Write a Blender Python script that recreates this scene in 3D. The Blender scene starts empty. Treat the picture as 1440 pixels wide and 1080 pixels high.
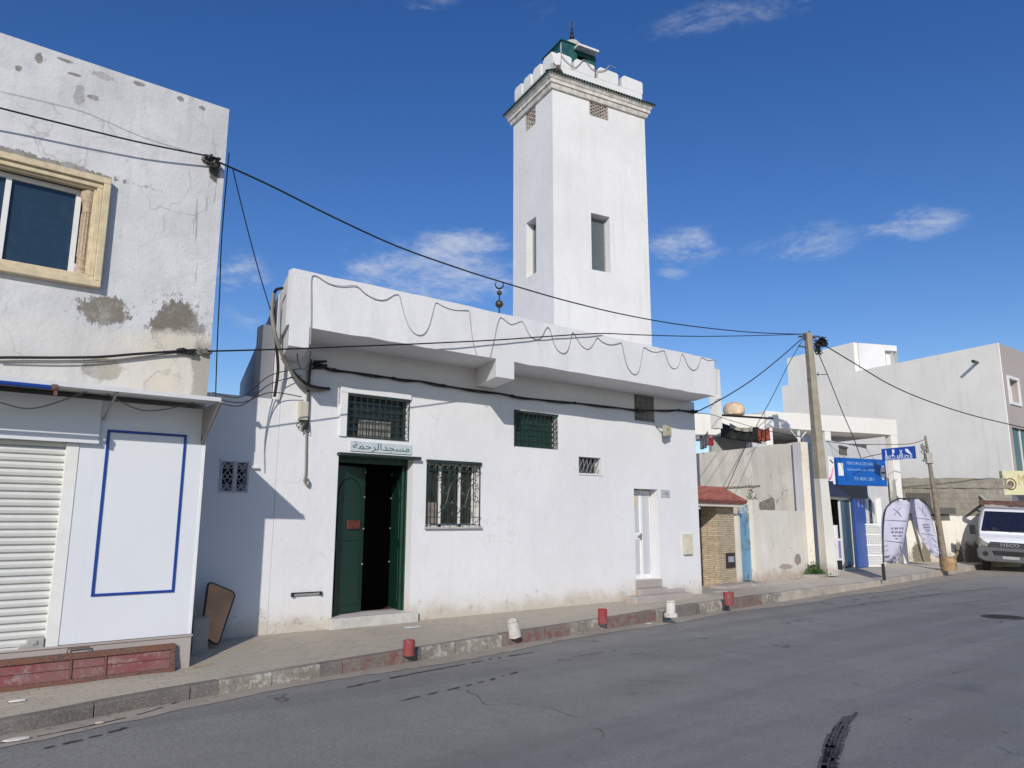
import bpy, math, random
from mathutils import Vector, Matrix
R_=random.Random(7)
sc=bpy.context.scene; col=sc.collection
# ------------------------------------------------------------------ camera
f=1040.;pit=0.181163;rol=0.002483;yaw=0.670236;H=1.7
cp,sp=math.cos(pit),math.sin(pit);sa,ca=math.sin(yaw),math.cos(yaw)
R0=Vector((ca,-sa,0));Fh=Vector((sa,ca,0));ZZ=Vector((0,0,1))
FW=cp*Fh+sp*ZZ;U0=-sp*Fh+cp*ZZ
RT=math.cos(rol)*R0+math.sin(rol)*U0;UP=-math.sin(rol)*R0+math.cos(rol)*U0
CAM=Vector((0,0,H))
def ray(x,y): return FW+(x-720)/f*RT-(y-540)/f*UP
def atv(x,y,v): d=ray(x,y);return CAM+d*(v/d.y)
def atz(x,y,z): d=ray(x,y);return CAM+d*((z-H)/d.z)
def dep(x,y,D): d=ray(x,y);return CAM+d*(D/d.dot(Fh))
def PZ(v,u=0):                                          # pavement height: cross fall to the kerb, kerb sinking further along
    t=min(1,max(0,(u-13)/10));w=min(1,max(0,(13.5-v)/3.0)) if v>10.5 else 1
    return .12-.05*(10.5-min(v,10.5))-.085*t*t*(3-2*t)*w
def pav(x,y):
    z=.1
    for i in range(15): p=atz(x,y,z);z=PZ(p.y,p.x)
    return atz(x,y,z)
cd=bpy.data.cameras.new('camera');co=bpy.data.objects.new('camera',cd);col.objects.link(co);sc.camera=co
cd.sensor_fit='HORIZONTAL';cd.sensor_width=36;cd.lens=f/1440*36;cd.clip_end=3000;cd.clip_start=.05
M=Matrix((RT,UP,-FW)).transposed().to_4x4();M.translation=CAM;co.matrix_world=M
RD=ZR=0.12
# ------------------------------------------------------------------ frames and mesh builder
class Fr:
    """vertical frame: s along wall, d inward (away from viewer), z up"""
    def __init__(s,A,B=None,head=None):
        s.A=Vector((A[0],A[1],0))
        e=(Vector((B[0],B[1],0))-s.A).normalized() if B else Vector((math.sin(math.radians(head)),math.cos(math.radians(head)),0))
        s.e=e;s.n=Vector((-e.y,e.x,0))
        s.L=(Vector((B[0],B[1],0))-s.A).length if B else 0
    def P(s,a,d,z): return s.A+s.e*a+s.n*d+ZZ*z
    def px(s,x,y,d=0):
        r=ray(x,y);o=s.A+s.n*d
        t=(o-CAM).dot(s.n)/r.dot(s.n);p=CAM+r*t
        return ((p-s.A).dot(s.e),p.z)
    def rect(s,x0,y0,x1,y1,d=0):
        a=s.px(x0,y0,d);b=s.px(x1,y1,d);return a[0],b[1],b[0],a[1]   # s0,z0,s1,z1 from top-left & bottom-right px
W=Fr((0,0),head=90)
class WF(Fr): pass
class MB:
    def __init__(s,fr=None): s.v=[];s.f=[];s.m=[];s.fr=fr;s.mi=0
    def p(s,a,d,z):
        s.v.append(s.fr.P(a,d,z) if s.fr else Vector((a,d,z)));return len(s.v)-1
    def face(s,pts):
        s.f.append([s.p(*q) for q in pts]);s.m.append(s.mi);return s
    def wface(s,pts):
        i=len(s.v);s.v+= [Vector(q) for q in pts];s.f.append(list(range(i,i+len(pts))));s.m.append(s.mi);return s
    def box(s,a0,a1,d0,d1,z0,z1,sk=0):
        # sk: shift in s per unit d (skewed plan)
        q=[(a0+sk*d0,d0),(a1+sk*d0,d0),(a1+sk*d1,d1),(a0+sk*d1,d1)]
        i=[s.p(x,y,z0) for x,y in q]+[s.p(x,y,z1) for x,y in q]
        for k in [(0,1,5,4),(1,2,6,5),(2,3,7,6),(3,0,4,7),(4,5,6,7),(3,2,1,0)]: s.f.append([i[j] for j in k]);s.m.append(s.mi)
        return s
    def prism(s,poly,d0,d1):
        """poly in (s,z), extruded in d"""
        n=len(poly);a=[s.p(x,d0,z) for x,z in poly];b=[s.p(x,d1,z) for x,z in poly]
        s.f.append(a[:]);s.f.append(b[::-1]);s.m+=[s.mi]*2
        for k in range(n):
            l=(k+1)%n;s.f.append([a[k],b[k],b[l],a[l]]);s.m.append(s.mi)
        return s
    def bar(s,A,B,w,h=None,up=None):
        """square bar between world points"""
        A=Vector(A);B=Vector(B);h=h or w;t=(B-A).normalized();u=Vector(up) if up else (ZZ if abs(t.z)<.9 else Vector((0,1,0)))
        x=t.cross(u).normalized();y=x.cross(t)
        i=len(s.v)
        for P in (A,B):
            for a,b in ((-1,-1),(1,-1),(1,1),(-1,1)): s.v.append(P+x*a*w/2+y*b*h/2)
        for k in [(0,1,5,4),(1,2,6,5),(2,3,7,6),(3,0,4,7),(4,5,6,7),(3,2,1,0)]: s.f.append([i+j for j in k]);s.m.append(s.mi)
        return s
    def tube(s,pts,r,n=6,closed=False):
        pts=[Vector(p) for p in pts];N=len(pts);rs=r if isinstance(r,(list,tuple)) else [r]*N
        i0=len(s.v);prev=None
        for k in range(N):
            a=pts[(k-1)%N] if (k or closed) else pts[k];b=pts[(k+1)%N] if (k<N-1 or closed) else pts[k]
            t=(b-a).normalized() if (b-a).length>1e-9 else ZZ
            if prev is None:
                u=ZZ if abs(t.z)<.9 else Vector((1,0,0));x=t.cross(u).normalized()
            else:
                x=prev-t*prev.dot(t);x=x.normalized() if x.length>1e-6 else t.orthogonal().normalized()
            prev=x;y=t.cross(x)
            for j in range(n):
                an=2*math.pi*j/n;s.v.append(pts[k]+(x*math.cos(an)+y*math.sin(an))*rs[k])
        for k in range(N if closed else N-1):
            for j in range(n):
                a=i0+k*n+j;b=i0+k*n+(j+1)%n;c=i0+((k+1)%N)*n+(j+1)%n;d=i0+((k+1)%N)*n+j
                s.f.append([a,b,c,d]);s.m.append(s.mi)
        if not closed:
            s.f.append([i0+j for j in range(n)][::-1]);s.f.append([i0+(N-1)*n+j for j in range(n)]);s.m+=[s.mi]*2
        return s
    def lathe(s,c,prof,n=20,ax=None,ang=0):
        """prof: list (r,h) revolved about vertical axis (or ax) at world point c"""
        c=Vector(c);ax=Vector(ax).normalized() if ax else ZZ
        x=ax.orthogonal().normalized();y=ax.cross(x);i0=len(s.v)
        for r,h in prof:
            for j in range(n):
                an=2*math.pi*j/n+ang;s.v.append(c+ax*h+(x*math.cos(an)+y*math.sin(an))*r)
        for k in range(len(prof)-1):
            for j in range(n):
                s.f.append([i0+k*n+j,i0+k*n+(j+1)%n,i0+(k+1)*n+(j+1)%n,i0+(k+1)*n+j]);s.m.append(s.mi)
        s.f.append([i0+j for j in range(n)][::-1]);s.f.append([i0+(len(prof)-1)*n+j for j in range(n)]);s.m+=[s.mi]*2
        return s
    def wall(s,s0,s1,z0,z1,d,th,holes=(),top=None,back=True):
        """wall plate with rectangular holes (a0,z0,a1,z1) and reveals"""
        xs=sorted({s0,s1}|{h[0] for h in holes}|{h[2] for h in holes});zs=sorted({z0,z1}|{h[1] for h in holes}|{h[3] for h in holes})
        for i in range(len(xs)-1):
            for j in range(len(zs)-1):
                a,b,c,e=xs[i],xs[i+1],zs[j],zs[j+1];mx,mz=(a+b)/2,(c+e)/2
                if any(h[0]<mx<h[2] and h[1]<mz<h[3] for h in holes): continue
                s.face([(a,d,c),(b,d,c),(b,d,e),(a,d,e)])
                if back: s.face([(a,d+th,c),(a,d+th,e),(b,d+th,e),(b,d+th,c)])
        for h in list(holes):
            a,c,b,e=h
            s.face([(a,d,c),(a,d,e),(a,d+th,e),(a,d+th,c)]);s.face([(b,d,c),(b,d+th,c),(b,d+th,e),(b,d,e)])
            s.face([(a,d,e),(b,d,e),(b,d+th,e),(a,d+th,e)]);s.face([(a,d,c),(a,d+th,c),(b,d+th,c),(b,d,c)])
        s.face([(s0,d,z0),(s0,d,z1),(s0,d+th,z1),(s0,d+th,z0)]);s.face([(s1,d,z0),(s1,d+th,z0),(s1,d+th,z1),(s1,d,z1)])
        s.face([(s0,d,z1),(s1,d,z1),(s1,d+th,z1),(s0,d+th,z1)]);s.face([(s0,d,z0),(s0,d+th,z0),(s1,d+th,z0),(s1,d,z0)])
        return s
    def slab_jit(s,a0,a1,d0,d1,z0,z1,step=.25,j=.006,sk=0,seed=1):
        """long box with slightly uneven edges"""
        r=random.Random(seed);n=max(2,int(abs(a1-a0)/step));ring=[]
        for k in range(n+1):
            a=a0+(a1-a0)*k/n;q=[]
            for d,z in ((d0,z0),(d1,z0),(d1,z1),(d0,z1)): q.append(s.p(a+sk*d,d+r.uniform(-j,j),z+r.uniform(-j,j)))
            ring.append(q)
        for k in range(n):
            for m in range(4):
                l=(m+1)%4;s.f.append([ring[k][m],ring[k+1][m],ring[k+1][l],ring[k][l]]);s.m.append(s.mi)
        s.f.append(ring[0]);s.f.append(ring[-1][::-1]);s.m+=[s.mi]*2
        return s
    def text(s,body,fr,a0,a1,zc,d,hz=None,th=.01):
        c=bpy.data.curves.new('t','FONT');c.body=body;c.resolution_u=3
        o=bpy.data.objects.new('t',c);col.objects.link(o);bpy.context.view_layer.update()
        dg=bpy.context.evaluated_depsgraph_get();m=bpy.data.meshes.new_from_object(o.evaluated_get(dg))
        xs=[v.co.x for v in m.vertices];ys=[v.co.y for v in m.vertices]
        x0,x1,y0,y1=min(xs),max(xs),min(ys),max(ys);k=(a1-a0)/(x1-x0);kz=(hz/(y1-y0)) if hz else k
        i=len(s.v)
        for v in m.vertices: s.v.append(fr.P(a0+(v.co.x-x0)*k,d,zc+(v.co.y-(y0+y1)/2)*kz))
        for p in m.polygons: s.f.append([i+j for j in p.vertices]);s.m.append(s.mi)
        bpy.data.objects.remove(o);bpy.data.meshes.remove(m);bpy.data.curves.remove(c)
        return s
def obj(name,mb,mats,parent=None,smooth=False,bevel=0,label=None,seg=2,fix=True):
    me=bpy.data.meshes.new(name);off=wloc(parent) if parent else Vector((0,0,0))
    if not isinstance(mats,(list,tuple)): mats=[mats]
    if parent is None and mb.v:
        xs=[v.x for v in mb.v];ys=[v.y for v in mb.v];off=Vector(((min(xs)+max(xs))/2,(min(ys)+max(ys))/2,min(v.z for v in mb.v)))
    me.from_pydata([v-off for v in mb.v],[],mb.f)
    for m in mats: me.materials.append(m)
    me.polygons.foreach_set('material_index',mb.m)
    if fix:
        import bmesh
        b=bmesh.new();b.from_mesh(me);bmesh.ops.recalc_face_normals(b,faces=b.faces);b.to_mesh(me);b.free()
    if smooth:
        for p in me.polygons: p.use_smooth=True
        try: me.set_sharp_from_angle(angle=math.radians(38))
        except Exception: pass
    o=bpy.data.objects.new(name,me);col.objects.link(o)
    if parent: o.parent=parent
    else: o.location=off
    if bevel:
        b=o.modifiers.new('b','BEVEL');b.width=bevel;b.segments=seg;b.limit_method='ANGLE'
    if label:o['label']=label
    return o
def wloc(o):
    l=Vector((0,0,0))
    while o: l+=o.location;o=o.parent
    return l
def tag(o,label,cat,group=None):
    o['label']=label;o['category']=cat
    if group:o['group']=group
    return o
def thing(name,loc,label,cat,group=None):
    o=bpy.data.objects.new(name,None);col.objects.link(o);o.location=Vector(loc);o.empty_display_size=.1
    return tag(o,label,cat,group)
def struct(name,mb,mats,**k):
    o=obj(name,mb,mats,**k);o['kind']='structure';return o
def copy_tree(o,parent=None):
    c=o.copy();col.objects.link(c);c.parent=parent
    for ch in [x for x in bpy.data.objects if x.parent==o]: copy_tree(ch,c)
    return c
def cat_curve(pts,n=8):
    """Catmull-Rom through points"""
    pts=[Vector(p) for p in pts];out=[]
    q=[pts[0]]+pts+[pts[-1]]
    for i in range(1,len(q)-2):
        a,b,c,d=q[i-1:i+3]
        for k in range(n):
            t=k/n;out.append(.5*((2*b)+(-a+c)*t+(2*a-5*b+4*c-d)*t*t+(-a+3*b-3*c+d)*t**3))
    out.append(pts[-1]);return out
def sag(A,B,s,n=20):
    A=Vector(A);B=Vector(B);return [A.lerp(B,k/n)-ZZ*s*4*(k/n)*(1-k/n) for k in range(n+1)]
# ------------------------------------------------------------------ materials
def lin(c):
    return tuple(((x/255)/12.92 if x/255<=.04045 else ((x/255+.055)/1.055)**2.4) for x in c)
class NT:
    def __init__(s,name):
        s.m=bpy.data.materials.new(name);s.m.use_nodes=True;s.t=s.m.node_tree;s.t.nodes.clear()
        s.b=s.n('ShaderNodeBsdfPrincipled');s.o=s.n('ShaderNodeOutputMaterial');s.l(s.b.outputs[0],s.o.inputs[0]);s._pos=None
    def n(s,ty,**k):
        x=s.t.nodes.new(ty)
        for a,b in k.items(): setattr(x,a,b)
        return x
    def l(s,a,b): s.t.links.new(a,b)
    def setv(s,inp,v):
        if hasattr(v,'links') or isinstance(v,bpy.types.NodeSocket): s.l(v,inp)
        elif isinstance(v,(tuple,list)) and len(v)==3 and inp.type=='RGBA': inp.default_value=(*v,1)
        else: inp.default_value=v
    def pos(s):
        if not s._pos: s._pos=s.n('ShaderNodeNewGeometry').outputs['Position']
        return s._pos
    def objc(s): return s.n('ShaderNodeTexCoord').outputs['Object']
    def map(s,v,scale=(1,1,1),rot=(0,0,0),loc=(0,0,0)):
        x=s.n('ShaderNodeMapping');s.l(v,x.inputs[0]);x.inputs['Scale'].default_value=scale;x.inputs['Rotation'].default_value=rot;x.inputs['Location'].default_value=loc;return x.outputs[0]
    def noise(s,sc=1,det=4,rough=.6,v=None,dist=0):
        x=s.n('ShaderNodeTexNoise');s.l(v or s.pos(),x.inputs['Vector']);x.inputs['Scale'].default_value=sc;x.inputs['Detail'].default_value=det;x.inputs['Roughness'].default_value=rough;x.inputs['Distortion'].default_value=dist;return x.outputs[0]
    def math(s,op,a,b=0,c=0):
        x=s.n('ShaderNodeMath',operation=op);s.setv(x.inputs[0],a);s.setv(x.inputs[1],b)
        if op in('MULTIPLY_ADD','SMOOTH_MIN'): s.setv(x.inputs[2],c)
        return x.outputs[0]
    def ramp(s,x,a,b,lo=0.,hi=1.):
        y=s.n('ShaderNodeMapRange',interpolation_type='SMOOTHSTEP');s.l(x,y.inputs[0]);y.inputs[1].default_value=a;y.inputs[2].default_value=b;y.inputs[3].default_value=lo;y.inputs[4].default_value=hi;return y.outputs[0]
    def mix(s,fac,a,b,bt='MIX'):
        x=s.n('ShaderNodeMix',data_type='RGBA',blend_type=bt);s.setv(x.inputs[0],fac);s.setv(x.inputs[6],a);s.setv(x.inputs[7],b);return x.outputs[2]
    def sep(s,v): x=s.n('ShaderNodeSeparateXYZ');s.l(v,x.inputs[0]);return x.outputs
    def bump(s,h,st=.3,dist=.01,prev=None):
        x=s.n('ShaderNodeBump');x.inputs['Strength'].default_value=st;x.inputs['Distance'].default_value=dist;s.l(h,x.inputs['Height'])
        if prev: s.l(prev,x.inputs['Normal'])
        return x.outputs[0]
    def patch(s,c,r,noise,k=1.2,edge=.12,rotz=0):
        """soft edged blotch mask round world point c with radii r, edge broken by noise"""
        x=s.n('ShaderNodeVectorMath',operation='SUBTRACT');s.l(s.pos(),x.inputs[0]);x.inputs[1].default_value=c
        y=s.n('ShaderNodeVectorMath',operation='DIVIDE');s.l(x.outputs[0],y.inputs[0]);y.inputs[1].default_value=r
        z=s.n('ShaderNodeVectorMath',operation='LENGTH');s.l(y.outputs[0],z.inputs[0])
        w=s.math('ADD',z.outputs['Value'],s.math('MULTIPLY',s.math('SUBTRACT',noise,.5),k))
        return s.ramp(w,1+edge/2,1-edge/2,0,1)
    def fin(s,c,rough=.8,metal=0,nrm=None,**k):
        s.setv(s.b.inputs['Base Color'],c);s.setv(s.b.inputs['Roughness'],rough);s.b.inputs['Metallic'].default_value=metal
        if nrm: s.l(nrm,s.b.inputs['Normal'])
        for a,b in k.items(): s.setv(s.b.inputs[a.replace('_',' ')],b)
        return s.m
def simple(name,c,rough=.6,metal=0,var=.12,sc=8,bump=.0,**k):
    t=NT(name);n=t.noise(sc,5,.65);c=tuple(c)
    cc=t.mix(t.ramp(n,.3,.7),tuple(x*(1-var) for x in c),tuple(min(1,x*(1+var)) for x in c))
    nr=t.bump(t.noise(sc*6,3),bump,.004) if bump else None
    return t.fin(cc,t.ramp(n,.2,.8,rough*.85,min(1,rough*1.1)),metal,nr,**k)
def plaster(name,c,z0=.1,dirt=(.33,.29,.24),damt=.55,dh=.45,var=.05,patches=(),bump=.35,streak=.1,trowel=.5,extra=None,cracks=0,stc=(.25,.24,.22)):
    t=NT(name);p=t.pos()
    big=t.noise(.7,3,.6);mid=t.noise(3.2,5,.65);fine=t.noise(28,3,.6)
    cc=t.mix(t.ramp(big,.3,.7),tuple(x*(1-var) for x in c),c)
    cc=t.mix(t.math('MULTIPLY',t.ramp(mid,.5,.75),var*1.6),cc,tuple(x*.82 for x in c))
    st=t.noise(1,4,.6,t.map(p,(5,5,.35)))
    if streak: cc=t.mix(t.math('MULTIPLY',t.ramp(st,.54,.75),streak),cc,stc)
    if cracks:
        v=t.n('ShaderNodeTexVoronoi',feature='DISTANCE_TO_EDGE')
        w=t.n('ShaderNodeVectorMath',operation='ADD');t.l(p,w.inputs[0]);nn=t.n('ShaderNodeTexNoise');t.l(p,nn.inputs['Vector']);nn.inputs['Scale'].default_value=2.5
        q=t.n('ShaderNodeVectorMath',operation='SCALE');t.l(nn.outputs['Color'],q.inputs[0]);q.inputs['Scale'].default_value=.7;t.l(q.outputs[0],w.inputs[1]);t.l(w.outputs[0],v.inputs['Vector']);v.inputs['Scale'].default_value=.9
        ck=t.math('MULTIPLY',t.ramp(v.outputs['Distance'],.012,.002),t.ramp(t.noise(1.1,2),.5,.62))
        cc=t.mix(t.math('MULTIPLY',ck,cracks),cc,(.2,.18,.16))
    z=t.sep(p)[2]
    dm=t.ramp(t.math('ADD',z,t.math('MULTIPLY',t.math('SUBTRACT',mid,.5),dh*1.7)),z0+dh,z0,0,damt)
    cc=t.mix(dm,cc,dirt)
    sp=t.noise(6,6,.75)
    cc=t.mix(t.math('MULTIPLY',t.ramp(t.math('ADD',sp,t.ramp(z,z0+dh*2.6,z0,0,.13)),.69,.73),.55),cc,(.28,.25,.22))
    pn=t.noise(3.5,6,.7);pn2=t.noise(11,5,.75);pmix=t.math('ADD',t.math('MULTIPLY',pn,.5),t.math('MULTIPLY',t.noise(9,6,.8,t.map(p,(1.6,1,.7),(0,.5,0))),.5));pm=None
    for (q,r,pc,k) in patches:
        sm=r[0]<.16
        m=t.patch(q,r,pn2 if sm else pmix,k*(2.6 if sm else 2.6),.12)
        # damaged halo: chipped paint round the patch
        halo=t.math('MULTIPLY',t.patch(q,tuple(x*1.35 for x in r),pn,k*1.3,.15),t.ramp(pn2,.55,.6))
        pcv=t.mix(t.ramp(pn2,.3,.7),tuple(x*.8 for x in pc),pc)
        cc=t.mix(t.math('MULTIPLY',halo,.7),cc,pcv);cc=t.mix(m,cc,pcv)
        pm=m if pm is None else t.math('MAXIMUM',pm,m)
    if extra: cc=extra(t,cc)
    hb=t.math('ADD',t.math('MULTIPLY',fine,.35),t.math('MULTIPLY',t.noise(6,4,.6,dist=.4),trowel))
    if pm is not None: hb=t.math('SUBTRACT',hb,t.math('MULTIPLY',pm,.5))
    return t.fin(cc,.9,0,t.bump(hb,bump,.02))
def glass(name,c=(.02,.03,.04),rough=.06,spec=.6):
    t=NT(name);n=t.noise(2.5,3);g=t.noise(9,4)
    return t.fin(t.mix(t.ramp(g,.4,.8),c,tuple(x*1.15+.004 for x in c)),t.ramp(g,.3,.8,rough,rough+.06),0,t.bump(n,.015,.02),IOR=1.5)
exec_mats={}
WHITE=lin((222,222,232))
def mqex(t,cc):
    # thin run-off streaks below sills and the soffit line, yellowed splash zone at the foot
    p=t.pos();z=t.sep(p)[2]
    s_=t.noise(1,5,.7,t.map(p,(14,14,.5)));m=t.math('MULTIPLY',t.ramp(s_,.6,.75),t.ramp(t.noise(.9,2),.5,.7))
    cc=t.mix(t.math('MULTIPLY',m,.22),cc,(.42,.38,.33))
    r_=t.noise(1.6,5,.7,t.map(p,(1,1,1.6)));cc=t.mix(t.ramp(r_,.56,.62,0,.10),cc,(.60,.57,.52))
    f_=t.ramp(t.math('ADD',z,t.math('MULTIPLY',r_,.5)),.95,.55,0,.22);return t.mix(f_,cc,(.55,.49,.38))
m_mosque=plaster('mosque_plaster',(.715,.71,.715),z0=.12,damt=.8,dh=.32,dirt=(.44,.38,.30),var=.06,streak=.06,extra=mqex,cracks=.12,bump=.45,trowel=.8)
m_soffit=plaster('soffit_plaster',(.70,.70,.72),z0=-5,var=.06,streak=0)
m_min=plaster('minaret_plaster',(.73,.725,.71),z0=-5,var=.08,streak=.22,bump=.5,trowel=.9,cracks=.1,stc=(.45,.42,.36))
def v945(x,y): return tuple(atv(x,y,9.45))
cem=(.33,.30,.25)
grey=(.25,.24,.22)
lbp=[(v945(250,463),(.29,9,.36),(.20,.18,.145),.8),(v945(146,437),(.27,9,.15),(.22,.20,.16),1.3),(v945(143,519),(.20,9,.13),(.20,.185,.15),.7),
 (v945(55,82),(.045,9,.05),grey,1.4),(v945(27,97),(.025,9,.03),grey,1.4),(v945(92,85),(.08,9,.018),grey,1.5),(v945(105,105),(.06,9,.018),grey,1.5),(v945(130,137),(.06,9,.028),grey,1.6),(v945(196,118),(.06,9,.028),grey,1.4),
 (v945(254,139),(.035,9,.04),grey,1.4),(v945(284,152),(.04,9,.02),grey,1.4),(v945(112,135),(.05,9,.12),(.40,.39,.38),1.2),(v945(145,107),(.12,9,.04),(.42,.41,.4),1.2),((.2,9.45,5.705),(1.25,9,.045),(.25,.235,.21),2.2),(v945(302,240),(.06,9,.15),(.12,.11,.085),1.0),(v945(232,540),(.20,9,.14),(.48,.40,.31),1.3)]
def lbex(t,cc):
    p=t.pos();z=t.sep(p);
    n=t.noise(2.2,6,.7)
    mo=t.noise(2.1,8,.78,t.map(p,(1,1,.8)));cc=t.mix(t.ramp(mo,.50,.62,0,.42),cc,(.44,.44,.445));mo2=t.noise(7,6,.8);cc=t.mix(t.ramp(mo2,.60,.68,0,.35),cc,(.38,.37,.36))
    # old cream coat showing on the lowest metre of the wall
    m=t.ramp(t.math('ADD',z[2],t.math('MULTIPLY',t.math('SUBTRACT',n,.5),.55)),3.98,3.86)
    cream=t.mix(t.ramp(t.noise(5,5,.7),.35,.7),(.64,.58,.47),(.58,.55,.49))
    right=t.ramp(z[0],1.2,2.2)
    cc=t.mix(t.math('MULTIPLY',m,t.math('ADD',t.math('MULTIPLY',right,.62),.3)),cc,cream)
    # bare render down the corner below the cable
    e=t.math('MULTIPLY',t.ramp(t.math('ADD',z[0],t.math('MULTIPLY',t.math('SUBTRACT',n,.5),.3)),2.44,2.50),t.ramp(z[2],3.95,3.8))
    cc=t.mix(t.math('MULTIPLY',e,.85),cc,(.34,.31,.26))
    # black drips at the upper right corner
    d=t.noise(1,4,.7,t.map(p,(26,1,1.7)))
    dm=t.math('MULTIPLY',t.math('MULTIPLY',t.ramp(d,.6,.66),t.ramp(z[0],2.2,2.4)),t.math('MULTIPLY',t.ramp(z[2],6.2,5.9),t.ramp(z[2],4.3,4.8)))
    cc=t.mix(t.math('MULTIPLY',dm,.6),cc,(.16,.15,.15))
    return cc
m_lbup=plaster('old_painted_render',(.63,.63,.635),z0=-5,var=.2,streak=.4,patches=lbp,bump=.55,trowel=.8,extra=lbex,cracks=.35,stc=(.36,.35,.33))
m_panel=simple('white_cladding',(.67,.685,.715),.35,var=.015,sc=1.5)
m_panel2=simple('grey_white_cladding',(.66,.67,.70),.4,var=.02,sc=2)
m_blue=simple('blue_paint',(.008,.045,.26),.4,var=.1)
m_stone=plaster('stone_plinth',(.42,.37,.34),z0=0,var=.15,streak=.2,dh=.15)
m_shut=simple('roller_shutter_paint',(.62,.62,.585),.4,.0,var=.04,sc=3)
m_white=simple('white_paint',(.74,.74,.73),.45,var=.05)
m_alu=simple('white_aluminium',(.72,.71,.68),.35,var=.04)
m_cast=simple('cream_cast_stone',(.56,.47,.31),.75,var=.14,sc=9,bump=.2)
m_col=simple('brown_cast_stone',(.42,.33,.23),.8,var=.25,sc=30,bump=.3)
m_glass=glass('window_glass',(.02,.04,.065),.04)
m_glass_d=glass('dark_glass',(.02,.025,.022),.15)
m_glass_dusty=glass('dusty_glass',(.10,.115,.12),.3)
m_black=simple('black_cable',(.012,.012,.014),.5)
m_cab=simple('grey_cable',(.20,.185,.165),.6)
m_rope=simple('rope_light',(.36,.36,.38),.5)
m_iron=simple('dark_green_iron',(.028,.042,.038),.45,.2,var=.3,sc=20)
m_green=simple('dark_green_paint',(.006,.034,.021),.4,var=.12,sc=3,bump=.1)
m_green2=simple('teal_green_paint',(.014,.085,.08),.5,var=.25,sc=5)
m_dark=simple('interior_shade_dark',(.03,.028,.028),.9)  # near-black sheet colour standing in for shade inside openings
m_int=simple('shade_dark_plaster',(.035,.033,.036),.9)  # wall colour painted near-black to darken the room behind the doorway
m_marble=simple('marble_step',(.50,.48,.44),.5,var=.12,sc=6)
m_red=simple('red_brown_rust',(.22,.06,.045),.7,var=.5,sc=7,bump=.3)
m_clau=simple('claustra_concrete',(.50,.47,.42),.85,var=.2)
m_clau_d=simple('weathered_claustra_block',(.13,.12,.12),.85,var=.3)
m_tile=simple('green_glazed_tile',(.012,.034,.026),.3,var=.5,sc=18)
m_conc=plaster('concrete',(.36,.33,.28),z0=0,var=.18,streak=.2,bump=.4)
m_wood=simple('brown_board',(.50,.26,.13),.6,var=.15,sc=4)
m_wood_e=simple('dark_board_edge',(.04,.022,.015),.6)
m_lamp=simple('lamp_glass',(.5,.42,.22),.25,var=.2)
m_box=simple('cream_box',(.50,.47,.38),.5,var=.08)
# road, pavement
def mat_road():
    t=NT('asphalt');p=t.pos();a=t.noise(120,3,.7);b=t.noise(1.1,5,.6);c=t.noise(.25,3,.5,t.map(p,(1,3.5,1),(0,0,-.12)))
    cc=t.mix(t.ramp(t.math('ADD',t.math('MULTIPLY',a,.6),t.math('MULTIPLY',t.noise(38,4,.7),.4)),.36,.62),(.165,.16,.148),(.33,.32,.295))
    cc=t.mix(t.ramp(b,.35,.7,0,.35),cc,(.175,.172,.163));cc=t.mix(t.ramp(c,.42,.66,0,.5),cc,(.25,.238,.215))
    ln_=t.noise(1,4,.6,t.map(p,(.10,1.15,1),(0,0,math.radians(-9))));cc=t.mix(t.ramp(ln_,.42,.6,0,.4),cc,(.135,.134,.13))
    v=t.n('ShaderNodeTexVoronoi');t.l(p,v.inputs['Vector']);v.inputs['Scale'].default_value=70
    cc=t.mix(t.ramp(v.outputs['Distance'],.25,.12,0,.6),cc,(.31,.30,.28))
    y=t.n('ShaderNodeTexVoronoi');t.l(p,y.inputs['Vector']);y.inputs['Scale'].default_value=1.7
    cc=t.mix(t.ramp(y.outputs['Distance'],.045,.03,0,.7),cc,(.04,.04,.04))
    # dust drifting towards the far right shoulder
    s=t.sep(p);q=t.math('ADD',t.math('SUBTRACT',s[0],t.math('MULTIPLY',s[1],-1)),t.math('MULTIPLY',b,4))
    cc=t.mix(t.ramp(q,30,39,0,.8),cc,(.36,.33,.285))
    oil=t.noise(.9,6,.75);cc=t.mix(t.ramp(oil,.60,.70,0,.35),cc,(.07,.07,.07));ck=t.n('ShaderNodeTexVoronoi',feature='DISTANCE_TO_EDGE');ad=t.n('ShaderNodeVectorMath',operation='ADD');t.l(p,ad.inputs[0]);nz=t.n('ShaderNodeTexNoise');t.l(p,nz.inputs['Vector']);nz.inputs['Scale'].default_value=1.5;t.l(nz.outputs['Color'],ad.inputs[1]);t.l(ad.outputs[0],ck.inputs['Vector']);ck.inputs['Scale'].default_value=.32;cc=t.mix(t.math('MULTIPLY',t.ramp(ck.outputs['Distance'],.006,.002),t.ramp(t.noise(.7,2),.5,.6,0,.7)),cc,(.05,.05,.05))
    h=t.math('ADD',a,t.math('MULTIPLY',t.noise(30,3),.6))
    return t.fin(cc,t.ramp(b,.3,.7,.62,.85),0,t.bump(h,.9,.009))
m_road=mat_road()
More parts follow.
